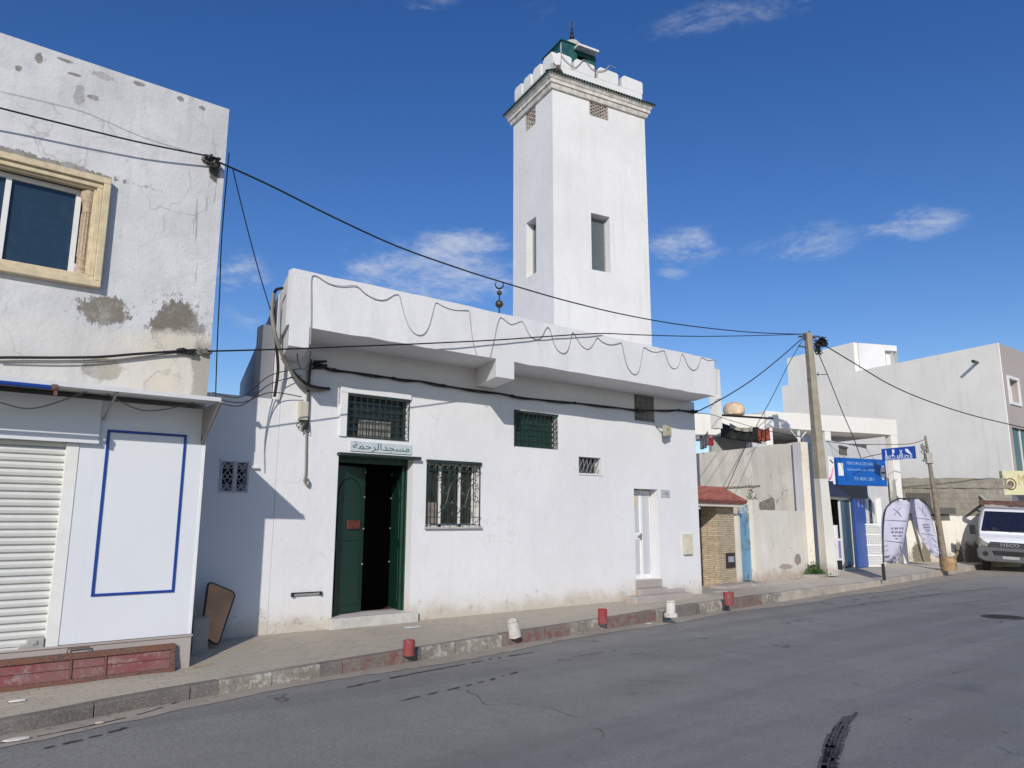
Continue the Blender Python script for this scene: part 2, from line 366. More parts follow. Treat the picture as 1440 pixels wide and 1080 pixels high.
def mat_pav():
    t=NT('block_paving');p=t.pos()
    w=t.n('ShaderNodeVectorMath',operation='ADD');t.l(t.map(p,(1,1,1),(0,0,math.radians(-8))),w.inputs[0])
    nn=t.n('ShaderNodeTexNoise');t.l(p,nn.inputs['Vector']);nn.inputs['Scale'].default_value=1.3
    q=t.n('ShaderNodeVectorMath',operation='SCALE');t.l(nn.outputs['Color'],q.inputs[0]);q.inputs['Scale'].default_value=.06;t.l(q.outputs[0],w.inputs[1])
    b=t.n('ShaderNodeTexBrick');t.l(w.outputs[0],b.inputs['Vector']);b.inputs['Scale'].default_value=1;b.inputs['Brick Width'].default_value=.22;b.inputs['Row Height'].default_value=.11
    b.inputs['Mortar Size'].default_value=.007;b.inputs['Mortar Smooth'].default_value=.4;b.inputs['Color1'].default_value=(.47,.41,.315,1);b.inputs['Color2'].default_value=(.385,.335,.26,1);b.inputs['Mortar'].default_value=(.24,.20,.16,1)
    wear=t.noise(1.6,5,.65);cc=t.mix(t.ramp(wear,.36,.6,0,.8),b.outputs['Color'],(.425,.372,.288))
    cc=t.mix(t.ramp(t.noise(4.5,6,.75),.6,.72,0,.45),cc,(.19,.17,.15));cc=t.mix(t.ramp(t.noise(60,2),.3,.75,0,.3),cc,(.44,.40,.36))
    s=t.sep(p);cc=t.mix(t.ramp(s[0],14.5,17,0,.8),cc,t.mix(t.ramp(t.noise(3,5,.7),.35,.7),(.62,.55,.45),(.47,.415,.345)))
    h=t.math('ADD',b.outputs['Fac'],t.math('MULTIPLY',t.noise(20,4),-.6))
    return t.fin(cc,.9,0,t.bump(h,.5,-.012))
m_pav=mat_pav()
def mat_sandy():
    t=NT('gutter_concrete');a=t.noise(2.3,6,.7);b=t.noise(40,3)
    cc=t.mix(t.ramp(a,.35,.7),(.36,.315,.25),(.27,.235,.19));cc=t.mix(t.ramp(b,.4,.7,0,.4),cc,(.43,.38,.31))
    cc=t.mix(t.ramp(t.noise(7,6,.75),.60,.66,0,.7),cc,(.10,.09,.08))
    return t.fin(cc,.95,0,t.bump(b,.4,.008))
m_gut=mat_sandy()
def worn(name,paint,amt,base=(.30,.27,.235)):
    t=NT(name);a=t.noise(9,6,.75);b=t.noise(2,5,.6);cc=t.mix(t.ramp(b,.3,.7),base,tuple(x*.6 for x in base))
    cc=t.mix(t.ramp(t.noise(60,2),.35,.7,0,.3),cc,(.42,.38,.33))
    if paint:
        z=t.sep(t.n('ShaderNodeNewGeometry').outputs['Normal'])[2]
        m=t.math('MULTIPLY',t.math('MULTIPLY',t.ramp(a,amt-.06,amt+.04,1,0),t.ramp(b,.35,.6,1,.55)),t.ramp(z,.8,.95,1,.45 if 'kerb' in name else .8));cc=t.mix(m,cc,paint)
    return t.fin(cc,.88,0,t.bump(a,.5,.012))
k_plain=worn('kerb_concrete',None,0,(.48,.42,.34));k_dark=worn('dirty_kerb_concrete',None,0,(.155,.135,.12));k_red=worn('kerb_red_paint',(.19,.08,.07),.50,(.19,.155,.13));k_white=worn('kerb_white_paint',(.46,.44,.39),.47,(.27,.235,.19))
# ------------------------------------------------------------------ ground
g=MB();g.face([(-900,-900,-.25),(900,-900,-.25),(900,900,-.25),(-900,900,-.25)]);struct('ground',g,simple('dry_earth',(.26,.22,.17),.95,var=.2,sc=.5))
r=MB()
xs=[-30+i*3 for i in range(38)]
r.face([(-40,-5,-.12),(90,-5,-.12),(90,34,-.12),(-40,34,-.12)]);struct('road',r,m_road)
kp=[(-12,5.6),(-4,7.1),(.77,7.93),(1.49,8.1),(2.38,8.28),(3.6,8.46),(5.15,8.66),(6.95,8.9),(9.2,9.16),(11.8,9.48),(15.5,9.8),(22,10.42),(28.8,11.2),(34,11.75),(45,12.6)]
kc=[Vector((a,b,0)) for a,b in kp];kc=cat_curve(kc,10)
def kv(u):
    for i in range(len(kc)-1):
        if kc[i].x<=u<=kc[i+1].x: return kc[i].y+(kc[i+1].y-kc[i].y)*(u-kc[i].x)/(kc[i+1].x-kc[i].x)
    return kc[0].y if u<kc[0].x else kc[-1].y
r=random.Random(3)
us=[-12+.3*i for i in range(0,int(45.6/.3))]
pv=MB();prev=None
KW=.14
for u in us:
    a=kv(u)+KW;rowv=[a,a+.5 if a+.5<10.5 else a+.3,max(10.5,a+.6),12.5,16,22]
    row=[pv.p(u,v,PZ(v,u)+ (r.uniform(-.006,.006) if i<2 else 0)) for i,v in enumerate(rowv)]
    if prev:
        for i in range(len(row)-1): pv.f.append([prev[i],row[i],row[i+1],prev[i+1]]);pv.m.append(0)
    prev=row
struct('pavement',pv,m_pav)
# kerb with worn paint; material by stretch
def kmat(u):
    for a,b,m in kr:
        if a<=u<b:return m
    return 0
def ku(x): # u where kerb face appears at pixel x
    best=min(kc,key=lambda p:abs((lambda q:720+f*q.dot(RT)/q.dot(FW))(Vector((p.x,p.y,-.05))-CAM)-x) if Vector((p.x,p.y,0)).dot(Fh)>1 else 1e9);return best.x
kr=[(-12,ku(318),1),(ku(318),ku(450),3),(ku(450),ku(487),1),(ku(487),ku(573),2),(ku(573),ku(600),1),(ku(600),ku(713),3),(ku(713),ku(797),2),(ku(797),ku(853),3),(ku(853),ku(913),2),(ku(913),ku(955),3),(ku(955),ku(994),1),(ku(994),ku(1016),3),(ku(1016),ku(1061),2),(ku(1061),ku(1090),3),(ku(1090),50,0)]
kb=MB();segL=.9;u=-12
while u<33:
    u1=u+segL-.012;j=r.uniform(-.008,.008);jz=r.uniform(-.008,.006)
    n=3
    for k in range(n):
        a=u+(u1-u)*k/n;b=u+(u1-u)*(k+1)/n;kb.mi=kmat((a+b)/2)
        va,vb=kv(a)+j,kv(b)+j
        za,zb=PZ(va,a)+.012+jz,PZ(vb,b)+.012+jz
        P=[(a,va,-.16),(b,vb,-.16),(b,vb+.004,zb-.022),(a,va+.004,za-.022),(b,vb+.026,zb),(a,va+.026,za),(b,vb+KW+.01,zb),(a,va+KW+.01,za),(b,vb+KW+.01,-.1),(a,va+KW+.01,-.1)]
        i=[kb.p(*q) for q in P]
        for q in [(0,1,2,3),(3,2,4,5),(5,4,6,7),(7,6,8,9)]: kb.f.append([i[x] for x in q]);kb.m.append(kb.mi)
        if k==0: kb.f.append([i[0],i[3],i[5],i[7],i[9]]);kb.m.append(kb.mi)
        if k==n-1: kb.f.append([i[1],i[2],i[4],i[6],i[8]]);kb.m.append(kb.mi)
    u+=segL
struct('kerb',kb,[k_plain,k_dark,k_red,k_white],fix=False)
gt=MB();prev=None
for u in [-12+.15*i for i in range(300)]:
    w=.30+.08*math.sin(u*1.3)+r.uniform(-.03,.03)+max(0,min(1,(u-12)/12))*.5+max(0,min(1,(u-26)/6))*2;row=[gt.p(u,kv(u)-w,-.115),gt.p(u,kv(u)+.05,-.112)]
    if prev: gt.f.append([prev[0],row[0],row[1],prev[1]]);gt.m.append(0)
    prev=row
struct('gutter',gt,m_gut)
m_crack=simple('tar_crack',(.045,.042,.04),.9,var=.3)
def ragged(name,px,w,step=.06,gap=.0,seed=1,zz=-.111,lo=.2):
    rr=random.Random(seed);pts=cat_curve([atz(x,y,zz) for x,y in px],max(4,int(14)));mb=MB();pr=None
    for k in range(1,len(pts)):
        n=max(1,int((pts[k]-pts[k-1]).length/step))
        for q in range(n):
            P=pts[k-1].lerp(pts[k],q/n);t=(pts[k]-pts[k-1]).normalized();s=Vector((-t.y,t.x,0))
            if rr.random()<gap: pr=None;continue
            a=w*rr.uniform(lo,1);b=w*rr.uniform(lo,1);row=(P+s*a,P-s*b)
            if pr: mb.wface([pr[0],row[0],row[1],pr[1]])
            pr=row
    return mb
cr=MB()
for px,w,gp,sd in [([(0,1045),(90,1028),(200,1003),(290,975),(360,965)],.02,.12,1),([(60,1052),(130,1036),(180,1022)],.03,.2,9),([(480,968),(560,951),(640,936),(700,925),(760,915)],.022,.15,2),([(560,986),(620,972),(680,958),(730,944)],.02,.25,3),([(770,930),(820,921),(880,912)],.012,.4,4),([(1180,854),(1260,843),(1340,833),(1420,826)],.022,.15,5),([(1190,845),(1250,837),(1330,827)],.02,.35,6)]:
    m=ragged('c',px,w,gap=gp,seed=sd);i=len(cr.v);cr.v+=m.v;cr.f+=[[j+i for j in q] for q in m.f];cr.m+=[0]*len(m.f)
struct('road_cracks',cr,m_crack,fix=False)
sk=MB()
def skl(off,w,a,b,sd,gap):
    base=[(1160,1110),(1164,1078),(1171,1050),(1182,1022),(1199,1000)]
    px=[(x+off*(1+.0*(y-1000)),y) for x,y in base]
    m=ragged('s',px,w,.02,gap*.4,sd,-.1135,.6);i=len(sk.v);keep=[]
    sk.v+=m.v
    n=len(m.f)
    for k,q in enumerate(m.f):
        if a<=k/n<=b: sk.f.append([j+i for j in q]);sk.m.append(0)
for k in range(9):
    skl(-11+k*2.9,.010 if k%2 else .02,0,(.62,.75,.9,.85,.95,.8,1,.97,.7)[k],20+k,.12)
skl(-5,.035,0,.5,40,.02);skl(2,.035,0,.45,41,.02);skl(7,.03,0,.38,42,.02)
struct('skid_mark',sk,simple('tyre_rubber_mark',(.075,.074,.074),.8,var=.3),fix=False)
mh=thing('manhole_cover',atz(1410,868,-.12),'round dark manhole cover set in the road at far right','manhole cover')
mb=MB();mb.lathe(wloc(mh),[(.36,0),(.36,.012),(.30,.013),(.30,.006),(0.01,.006)],28);obj('frame',mb,simple('cast_iron',(.06,.055,.05),.6,.5),mh,smooth=True)
mb=MB();
for i in range(-4,5): mb.box(mh.location.x-.25*math.cos(i/5),mh.location.x+.25*math.cos(i/5),mh.location.y+i*.055-.012,mh.location.y+i*.055+.012,-.114,-.104)
obj('lid',mb,simple('cast_iron_lid',(.05,.045,.04),.6,.5),mh)
# ================================================================== MOSQUE
VM=10.5;VF=9.54;SK=math.tan(math.radians(14.5))
ms=thing('mosque',(8,VM,0.12),'long white one storey mosque with an overhanging roof edge, green door and barred windows','mosque')
hd=dict(w1=(5.06,2.95,6.165,3.615),door=(4.95,.27,6.265,2.665),w2=(6.525,1.575,7.61,2.655),w3=(8.39,3.015,9.435,3.665),vent=(9.985,2.59,10.595,2.91),cl=(11.62,3.76,12.255,4.33),sd=(11.535,.5,12.28,2.335))
TH=.30
wl=MB(W);wl.wall(4.0,13.63,-.1,4.34,VM,TH,list(hd.values()));obj('wall',wl,m_mosque,ms)
# annex wall to the left, flush with the front
wl=MB(W);wl.wall(.3,3.995,-.1,3.42,VM+.004,.3,[(3.215,2.06,3.59,2.49)]);obj('wall',wl,m_mosque,ms)
m_side=plaster('side_plaster',(.70,.70,.73),z0=-3,var=.06,streak=.15)
sd=MB(W)
def ln(u0,u1,v0,v1,t,z0,z1,mb):
    mb.face([(u0,v0,z0),(u0,v0,z1),(u1,v1,z1),(u1,v1,z0)]);mb.face([(u0+t,v0,z0),(u1+t,v1,z0),(u1+t,v1,z1),(u0+t,v0,z1)]);mb.face([(u0,v0,z1),(u0+t,v0,z1),(u1+t,v1,z1),(u1,v1,z1)]);mb.face([(u0,v0,z0),(u0,v0,z1),(u0+t,v0,z1),(u0+t,v0,z0)]);mb.face([(u1,v1,z0),(u1+t,v1,z0),(u1+t,v1,z1),(u1,v1,z1)])
ln(3.985,3.985+8.1*SK,VM+.31,VM+8.31,.28,-.1,5.10,sd);ln(13.25,13.25+8*SK,VM+.31,VM+8.3,.33,-.1,5.10,sd)
sd.box(4.3+8*SK,13.2+8*SK,VM+8.0,VM+8.3,-.1,5.08);obj('side_wall',sd,m_side,ms)
rf=MB(W);
i=[rf.p(*q) for q in [(4.0,VM+.3,4.36),(13.6,VM+.3,4.36),(13.6+7.7*SK,VM+8,4.36),(4.0+7.7*SK,VM+8,4.36),(4.0,VM+.3,4.5),(13.6,VM+.3,4.5),(13.6+7.7*SK,VM+8,4.5),(4.0+7.7*SK,VM+8,4.5)]]
for k in [(0,1,5,4),(1,2,6,5),(2,3,7,6),(3,0,4,7),(4,5,6,7),(3,2,1,0)]: rf.f.append([i[j] for j in k]);rf.m.append(0)
obj('roof',rf,m_soffit,ms)
# overhanging fascia: front slab + soffit
fs=MB(W)
fs.slab_jit(3.69,13.13,VF,VF+.14,4.31,5.11,.3,.009,seed=5);
i=[fs.p(*q) for q in [(3.75,VF+.141,4.325),(13.05,VF+.141,4.325),(13.45,VM+.31,4.325),(4.0,VM+.31,4.325),(3.75,VF+.141,4.44),(13.05,VF+.141,4.44),(13.45,VM+.31,4.44),(4.0,VM+.31,4.44)]]
for k in [(0,1,5,4),(1,2,6,5),(2,3,7,6),(3,0,4,7),(4,5,6,7),(3,2,1,0)]: fs.f.append([i[j] for j in k]);fs.m.append(0)
fo=obj('fascia',fs,m_mosque,ms)
# skewed side returns of the overhang
def ret(u0,u1,sh,nm):
    fs=MB(W);q=[(u0,VF+.142),(u1,VF+.142),(u1+sh,VM+.308),(u0+sh,VM+.308)]
    i=[fs.p(x,y,4.316) for x,y in q]+[fs.p(x,y,5.10) for x,y in q]
    for k in [(0,1,5,4),(1,2,6,5),(2,3,7,6),(3,0,4,7),(4,5,6,7),(3,2,1,0)]: fs.f.append([i[j] for j in k]);fs.m.append(0)
    obj(nm,fs,m_mosque,ms)
ret(3.70,3.82,.29,'parapet_return');ret(12.99,13.12,.42,'parapet_return')
def beam(u0,u1,z0):
    b=MB(W);q=[(u0,VF-.004),(u1,VF-.004),(u1+.27,VM+.003),(u0+.27,VM+.003)]
    i=[b.p(x,y,z0) for x,y in q]+[b.p(x,y,4.322) for x,y in q]
    for k in [(0,1,5,4),(1,2,6,5),(2,3,7,6),(3,0,4,7),(3,2,1,0)]: b.f.append([i[j] for j in k]);b.m.append(0)
    obj('roof_beam',b,m_mosque,ms,bevel=.008)
beam(7.23,7.61,4.01);beam(3.69,3.98,4.01)
# pilaster behind the annex wall
pb=MB(W);pb.box(3.79,3.98,VM+.34,VM+.6,3.0,4.6);obj('pilaster',pb,m_mosque,ms)
# interior room; near-black wall colour deepens the shade seen through the doorway
it=MB(W);it.face([(4.0,VM+.3,.16),(13.6,VM+.3,.16),(13.6,VM+8,.16),(4.0,VM+8,.16)]);obj('floor',it,simple('red_carpet',(.09,.03,.03),.95,var=.3,sc=6),ms)
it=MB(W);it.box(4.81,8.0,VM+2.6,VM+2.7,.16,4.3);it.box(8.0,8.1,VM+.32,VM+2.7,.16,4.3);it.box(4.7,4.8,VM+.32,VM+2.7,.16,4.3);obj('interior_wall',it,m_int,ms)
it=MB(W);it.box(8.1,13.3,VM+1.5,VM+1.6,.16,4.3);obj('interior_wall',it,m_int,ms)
# --- front door
dr=MB(W);a0,z0,a1,z1=hd['door']
dpart=MB(W);dpart.box(a0-.03,a1+.10,VM-.10,VM+.05,z1-.01,z1+.035);obj('door_canopy',dpart,m_iron,ms,bevel=.006)
st=MB(W);st.box(a0-.06,a1+.12,VM-.09,VM+TH+.2,.10,.268);obj('doorstep',st,m_marble,ms,bevel=.012)
m_steel=simple('worn_metal',(.45,.45,.42),.4,.6)
def leaf(hinge,ang,w,sgn,zz0,zz1,nm='door_leaf',box=True):
    e=Fr((hinge[0],hinge[1]),head=90+ang if sgn>0 else 270+ang) # heading of leaf
    mb=MB(e);n=e
    mb.box(0,w,-.02,.02,zz0,zz1)
    for (b0,b1) in ((zz0+.12,zz0+.95),(zz0+1.1,zz1-.55)):
        mb.box(.09,w-.09,-.032,-.02,b0,b1);mb.box(.09,w-.09,.02,.032,b0,b1)
    arc=[(.09+(w-.18)*(.5-.5*math.cos(t)),zz1-.5+.32*math.sin(t)) for t in [math.pi*k/12 for k in range(13)]]
    mb.tube([e.P(x,-.03,z) for x,z in arc],.008,5);mb.tube([e.P(x,.03,z) for x,z in arc],.008,5)
    o=obj(nm,mb,m_green,ms,bevel=.004,label='green metal door leaf standing open')
    for z in (1.0,1.55,2.05,2.45):
        k=MB(e);k.lathe(e.P(w-.03,-.035 if sgn>0 else .035,z),[(.012,-.012),(.014,0),(.006,.012)],8);obj('bolt',k,m_steel,o)
    if box: h=MB(e);h.box(w*.42,w*.8,-.06 if sgn>0 else .02,-.02 if sgn>0 else .06,1.55,1.68);obj('letter_box',h,simple('rust_plate',(.12,.03,.02),.7,var=.4,sc=12),o)
leaf((a0+.03,VM+.20),-22,.72,1,.275,z1-.14)
leaf((a1-.06,VM+.20),104,.62,-1,.275,z1-.14,box=False)
dj=MB(W);dj.box(a0,a0+.03,VM+.17,VM+.23,.27,z1);dj.box(a1-.03,a1,VM+.17,VM+.23,.27,z1);dj.box(a0+.03,a1-.03,VM+.17,VM+.23,z1-.10,z1);obj('door_frame',dj,m_green,ms)
# --- windows with grilles
def grille_bars(mb,a0,z0,a1,z1,d,nx,nz,w=.013):
    for i in range(nx+1):
        a=a0+(a1-a0)*i/nx;mb.bar(W.P(a,d,z0),W.P(a,d,z1),w)
    for i in range(nz+1):
        z=z0+(z1-z0)*i/nz;mb.bar(W.P(a0,d-.008,z),W.P(a1,d-.008,z),w)
# W frame: x->P(a,d): e=(1,0,0), n=(0,1,0)
a0,z0,a1,z1=hd['w1']
w=MB(W);w.box(a0,a1,VM+.16,VM+.17,z0,z1);wo=obj('window',w,m_glass_d,ms)
w=MB(W);w.box(a0,a1,VM+.12,VM+.16,z0,z0+.05);w.box(a0,a1,VM+.12,VM+.16,z1-.05,z1);w.box(a0,a0+.05,VM+.12,VM+.16,z0+.05,z1-.05);w.box(a1-.05,a1,VM+.12,VM+.16,z0+.05,z1-.05);obj('frame',w,m_iron,wo)
w=MB(W);grille_bars(w,a0+.01,z0+.01,a1-.01,z1-.01,VM-.01,10,6,.012);w.box(a0-.012,a1+.012,VM-.025,VM+.0,z1-.01,z1+.012);obj('grille',w,m_iron,wo)
w=MB(W);w.box(a0+.25,a1-.28,VM+.09,VM+.115,z0+.02,z0+.30);obj('panel',w,simple('dusty_board',(.20,.19,.16),.8,var=.3),wo)
w=MB(W);w.box(a0-.13,a1+.02,VM-.035,VM-.001,z1+.02,z1+.11);w.box(a0-.13,a0-.01,VM-.035,VM-.001,z0+.0,z1+.018);obj('window_surround',w,m_mosque,ms,bevel=.006)
a0,z0,a1,z1=hd['w2']
w=MB(W);w.box(a0,a1,VM+.19,VM+.20,z0,z1);wo=obj('window',w,m_glass_d,ms)
w=MB(W);
for x0,x1 in ((a0,a0+.04),(a0+.34,a0+.40),(a1-.34,a1-.28),(a1-.05,a1)): w.box(x0,x1,VM+.15,VM+.185,z0,z1)
w.box(a0+.04,a1-.05,VM+.15,VM+.185,z0,z0+.05);w.box(a0+.04,a1-.05,VM+.15,VM+.185,z1-.05,z1);obj('frame',w,m_alu,wo)
w=MB(W);w.box(a0+.06,a0+.32,VM+.135,VM+.148,z0+.06,z0+.40);obj('panel',w,simple('faded_panel',(.24,.19,.15),.8,var=.25),wo)
w=MB(W);w.box(a0-.03,a1+.03,VM-.06,VM+.15,z0-.03,z0);obj('sill',w,simple('stone_sill',(.45,.43,.40),.7),wo,bevel=.006)
w=MB(W);w.box(a0-.012,a1+.012,VM-.05,VM-.0,z1-.02,z1+.02)
D=VM-.03
def scroll(mb,c,s,flip=1,n=16):
    pts=[]
    for k in range(n+1):
        t=k/n;an=t*2.6*math.pi;rr=s*(1-.72*t);pts.append(W.P(c[0]+flip*(rr*math.cos(an)),D-.01,c[1]+rr*math.sin(an)))
    mb.tube(pts,.007,4)
for i in range(9):
    a=a0+.02+(a1-a0-.04)*i/8;w.bar(W.P(a,D,z0+.02),W.P(a,D,z1-.02),.013)
for z in (z0+.03,z0+.16,z1-.15,z1-.03): w.bar(W.P(a0,D-.008,z),W.P(a1,D-.008,z),.016,.012)
for i in range(8):
    a=a0+.02+(a1-a0-.04)*(i+.5)/8;w.tube([W.P(a+.05*math.cos(t),D,z1-.09+.05*math.sin(t)) for t in [k*math.pi/5 for k in range(10)]],.006,4,True)
for i,(x,z,fl) in enumerate([(.22,.74,1),(.30,.52,-1),(.62,.72,1),(.70,.5,-1),(.88,.62,1),(.45,.82,1),(.5,.36,-1),(.28,.3,1),(.75,.3,1),(.9,.42,-1)]):
    scroll(w,(a0+x*(a1-a0),z0+z*(z1-z0)),.07,fl)
for (p,q) in (((.2,.2),(.55,.78)),((.55,.2),(.92,.74)),((.45,.18),(.30,.62)),((.8,.2),(.62,.62))):
    P=[W.P(a0+(p[0]+(q[0]-p[0])*t+.04*math.sin(t*6.28))*(a1-a0),D-.01,z0+(p[1]+(q[1]-p[1])*t)*(z1-z0)) for t in [k/10 for k in range(11)]];w.tube(P,.007,4)
obj('grille',w,m_iron,wo)
a0,z0,a1,z1=hd['w3']
w=MB(W)
for i in range(2):
    x0=a0+(a1-a0)*.5*i;w.box(x0+.01,x0+(a1-a0)*.5-.01,VM+.14,VM+.17,z0,z1)
    for k in range(14): w.box(x0+.06,x0+(a1-a0)*.5-.06,VM+.128,VM+.14,z0+.04+k*.042,z0+.07+k*.042)
wo=obj('window',w,simple('green_shutter',(.015,.05,.038),.5,var=.2),ms)
w=MB(W);grille_bars(w,a0+.01,z0+.01,a1-.01,z1-.01,VM-.005,10,6,.011)
for i in range(6):
    z=z0+.02+(z1-z0-.04)*i/6;w.bar(W.P(a1-.15,VM-.005,z),W.P(a1-.01,VM-.005,z+.1),.009);w.bar(W.P(a1-.01,VM-.007,z),W.P(a1-.15,VM-.007,z+.1),.009)
w.box(a0-.015,a1+.015,VM-.02,VM,z1-.01,z1+.015);w.box(a0-.02,a0,VM-.02,VM+.02,z0,z1)
obj('grille',w,m_iron,wo)
a0,z0,a1,z1=hd['vent']
w=MB(W);w.box(a0,a1,VM+.2,VM+.21,z0,z1);wo=obj('window',w,m_glass_d,ms)
w=MB(W)
for i in range(-3,7):
    x0=a0+i*.11;q0=max(a0,x0);q1=min(a1,x0+.2);
    if q1>q0: w.bar(W.P(q0,VM+.06,z0+(q0-x0)*1.6),W.P(q1,VM+.06,z0+(q1-x0)*1.6),.011)
for i in range(1,6): w.bar(W.P(a0+i*.1,VM+.07,z0),W.P(a0+i*.1,VM+.07,z1),.008)
obj('grille',w,simple('grey_iron',(.22,.22,.22),.6),wo)
w=MB(W);w.box(a0-.02,a1+.03,VM-.02,VM+.1,z0-.03,z0);obj('sill',w,m_alu,wo)
# claustra
def claustra(name,fr,a0,z0,a1,z1,d,nx,nz,mat,parent,r=.008,diag=True,circ=True):
    mb=MB(fr);cx=(a1-a0)/nx;cz=(z1-z0)/nz
    for i in range(nx):
        for j in range(nz):
            x=a0+(i+.5)*cx;z=z0+(j+.5)*cz
            if circ: mb.tube([fr.P(x+cx*.5*math.cos(t),d,z+cz*.5*math.sin(t)) for t in [k*math.pi/4 for k in range(8)]],r,4,True)
            if diag: mb.tube([fr.P(x-cx*.5,d,z-cz*.5),fr.P(x+cx*.5,d,z+cz*.5)],r*.9,4);mb.tube([fr.P(x+cx*.5,d+.002,z-cz*.5),fr.P(x-cx*.5,d+.002,z+cz*.5)],r*.9,4)
    mb.box(a0-.01,a0+.01,d-.02,d+.03,z0,z1);mb.box(a1-.01,a1+.01,d-.02,d+.03,z0,z1);mb.box(a0,a1,d-.018,d+.028,z0-.01,z0+.01);mb.box(a0,a1,d-.018,d+.028,z1-.01,z1+.01)
    return obj(name,mb,mat,parent)
a0,z0,a1,z1=hd['cl']
claustra('claustra_screen',W,a0,z0,a1,z1,VM+.03,4,5,simple('dark_claustra',(.30,.29,.28),.8,var=.3),ms,.010)
# side door (white)
a0,z0,a1,z1=hd['sd']
w=MB(W);w.box(a0+.03,a0+.40,VM+.22,VM+.26,z0,z1-.02);w.box(a0+.43,a1-.02,VM+.22,VM+.26,z0,z1-.02);dd=obj('side_door',w,m_white,ms,label='narrow white metal side door')
w=MB(W);
for (x0,x1,y0,y1) in ((a0+.07,a0+.36,z0+.95,z1-.10),(a0+.07,a0+.36,z0+.1,z0+.8),(a0+.47,a1-.06,z0+.1,z1-.1)): w.box(x0,x1,VM+.208,VM+.22,y0,y1)
obj('panel',w,simple('grey_white_panel',(.50,.51,.53),.5,var=.02),dd)
w=MB(W);w.box(a0+.37,a0+.40,VM+.17,VM+.205,z0+.80,z0+.92);w.box(a0+.28,a0+.38,VM+.165,VM+.18,z0+.86,z0+.88);obj('handle',w,simple('steel',(.4,.4,.4),.3,.8),dd)
w=MB(W);w.box(a0+.0,a0+.03,VM+.2,VM+.28,z0,z1);w.box(a0+.40,a0+.43,VM+.2,VM+.28,z0,z1);obj('frame',w,m_white,dd)
w=MB(W);w.box(a0+.04,a0+.27,VM+.20,VM+.206,z1-.42,z1-.16);pp=tag(obj('paper_notice',w,simple('ochre_paper',(.60,.42,.18),.8,var=.1)),'ochre paper notice with dark lines taped on the narrow white side door','notice')
w=MB(W)
for k in range(5): w.box(a0+.06,a0+.25,VM+.197,VM+.1995,z1-.40+k*.05,z1-.385+k*.05)
obj('print',w,simple('faded_ink',(.75,.62,.38),.8),pp)
st=MB(W);st.box(11.50,12.33,VM-.13,VM+.19,.10,.33);st.box(11.5,12.31,VM-.02,VM+.3,.33,.497);obj('step',st,m_stone,ms,bevel=.015)
st=MB(W);st.box(11.05,12.78,VM-.42,VM-.131,.05,.225);st.box(12.35,12.9,VM-.14,VM-.002,.1,.28);obj('step',st,m_stone,ms,bevel=.02)
# annex little window grille
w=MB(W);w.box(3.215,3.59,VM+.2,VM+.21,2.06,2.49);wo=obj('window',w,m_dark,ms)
w=MB(W)
for a in (3.22,3.385,3.42,3.585): w.box(a-.012,a+.012,VM-.02,VM+.0,2.06,2.49)
for z in (2.07,2.48): w.box(3.215,3.59,VM-.018,VM+.002,z-.011,z+.011)
D=VM-.01
for cx in (3.305,3.50):
    for cz in (2.13,2.275,2.42):
        for q in (-1,1):
            w.tube([W.P(cx+q*.037+.03*math.cos(t),D,cz+.033*math.sin(t)) for t in [k*math.pi/5 for k in range(10)]],.006,4,True)
    w.tube([W.P(cx-.07,D,2.07),W.P(cx+.07,D,2.27),W.P(cx-.07,D,2.48)],.006,4);w.tube([W.P(cx+.07,D,2.07),W.P(cx-.07,D,2.27),W.P(cx+.07,D,2.48)],.006,4)
w.box(3.385,3.42,VM-.03,VM-.005,2.07,2.48)
obj('grille',w,simple('grey_painted_iron',(.42,.41,.44),.6,var=.2),wo)
w=MB(W);w.box(3.19,3.62,VM-.03,VM+.004,2.49,2.52);w.box(3.62,3.72,VM-.05,VM,2.40,2.43);obj('sill',w,m_mosque,wo)
# arabic plate above the door
p0=W.px(494,624,VM);p1=W.px(578,641,VM)
w=MB(W);w.box(5.13,6.22,VM-.02,VM-.001,2.735,2.89);pl=tag(obj('name_plate',w,simple('pale_grey_plate',(.50,.54,.56),.5,var=.06)),'pale plate with green Arabic lettering above the open green door','sign')
w=MB();w.text('\ufe94\ufee4\ufea3\ufeae\ufedf\ufe8d\ufeaa\ufea0\ufeb4\ufee3',W,5.17,6.18,2.81,VM-.0225,.145);obj('lettering',w,simple('green_lettering',(.008,.09,.075),.6),pl,fix=False)
# rope light on the fascia (zigzag), pixel trace on plane VF-.01
z3=lambda L:[(420+x/4.5,360+y/4.5) for x,y in L];z4=lambda L:[(700+x/4.5,430+y/4.5) for x,y in L]
tr1=z3([(72,560),(78,450),(80,300),(80,150),(95,122),(130,135),(180,168),(235,186),(290,190),(350,186),(380,198),(420,235),(470,265),(520,278),(560,272),(600,248),(625,243),(640,258),(650,300),(668,370),(700,450),(735,490),(770,500),(800,485),(825,440),(845,370),(862,305),(875,296),(910,315),(960,335),(1010,343),(1065,343),(1080,355),(1088,430),(1105,550),(1130,638)])
tr2=z3([(1210,645),(1235,540),(1255,440),(1272,392),(1290,393),(1330,425)])+z4([(90,117),(120,108),(150,98),(165,115),(190,165),(215,200),(250,214),(280,190),(305,142),(320,137),(333,160),(350,220),(375,275),(410,300),(440,285),(458,230),(468,175),(480,172),(500,205),(530,250),(565,274),(595,255),(620,212),(635,204),(665,230),(710,245),(750,240),(778,233),(788,250),(800,310),(820,380),(850,425),(875,432),(895,405),(910,330),(920,270),(932,265),(970,287),(1010,293),(1050,283),(1062,310),(1085,370),(1115,398),(1145,375),(1162,315),(1172,307),(1185,335),(1205,380),(1240,407),(1270,380),(1285,332),(1300,330),(1330,345),(1380,345),(1385,400),(1385,560)])
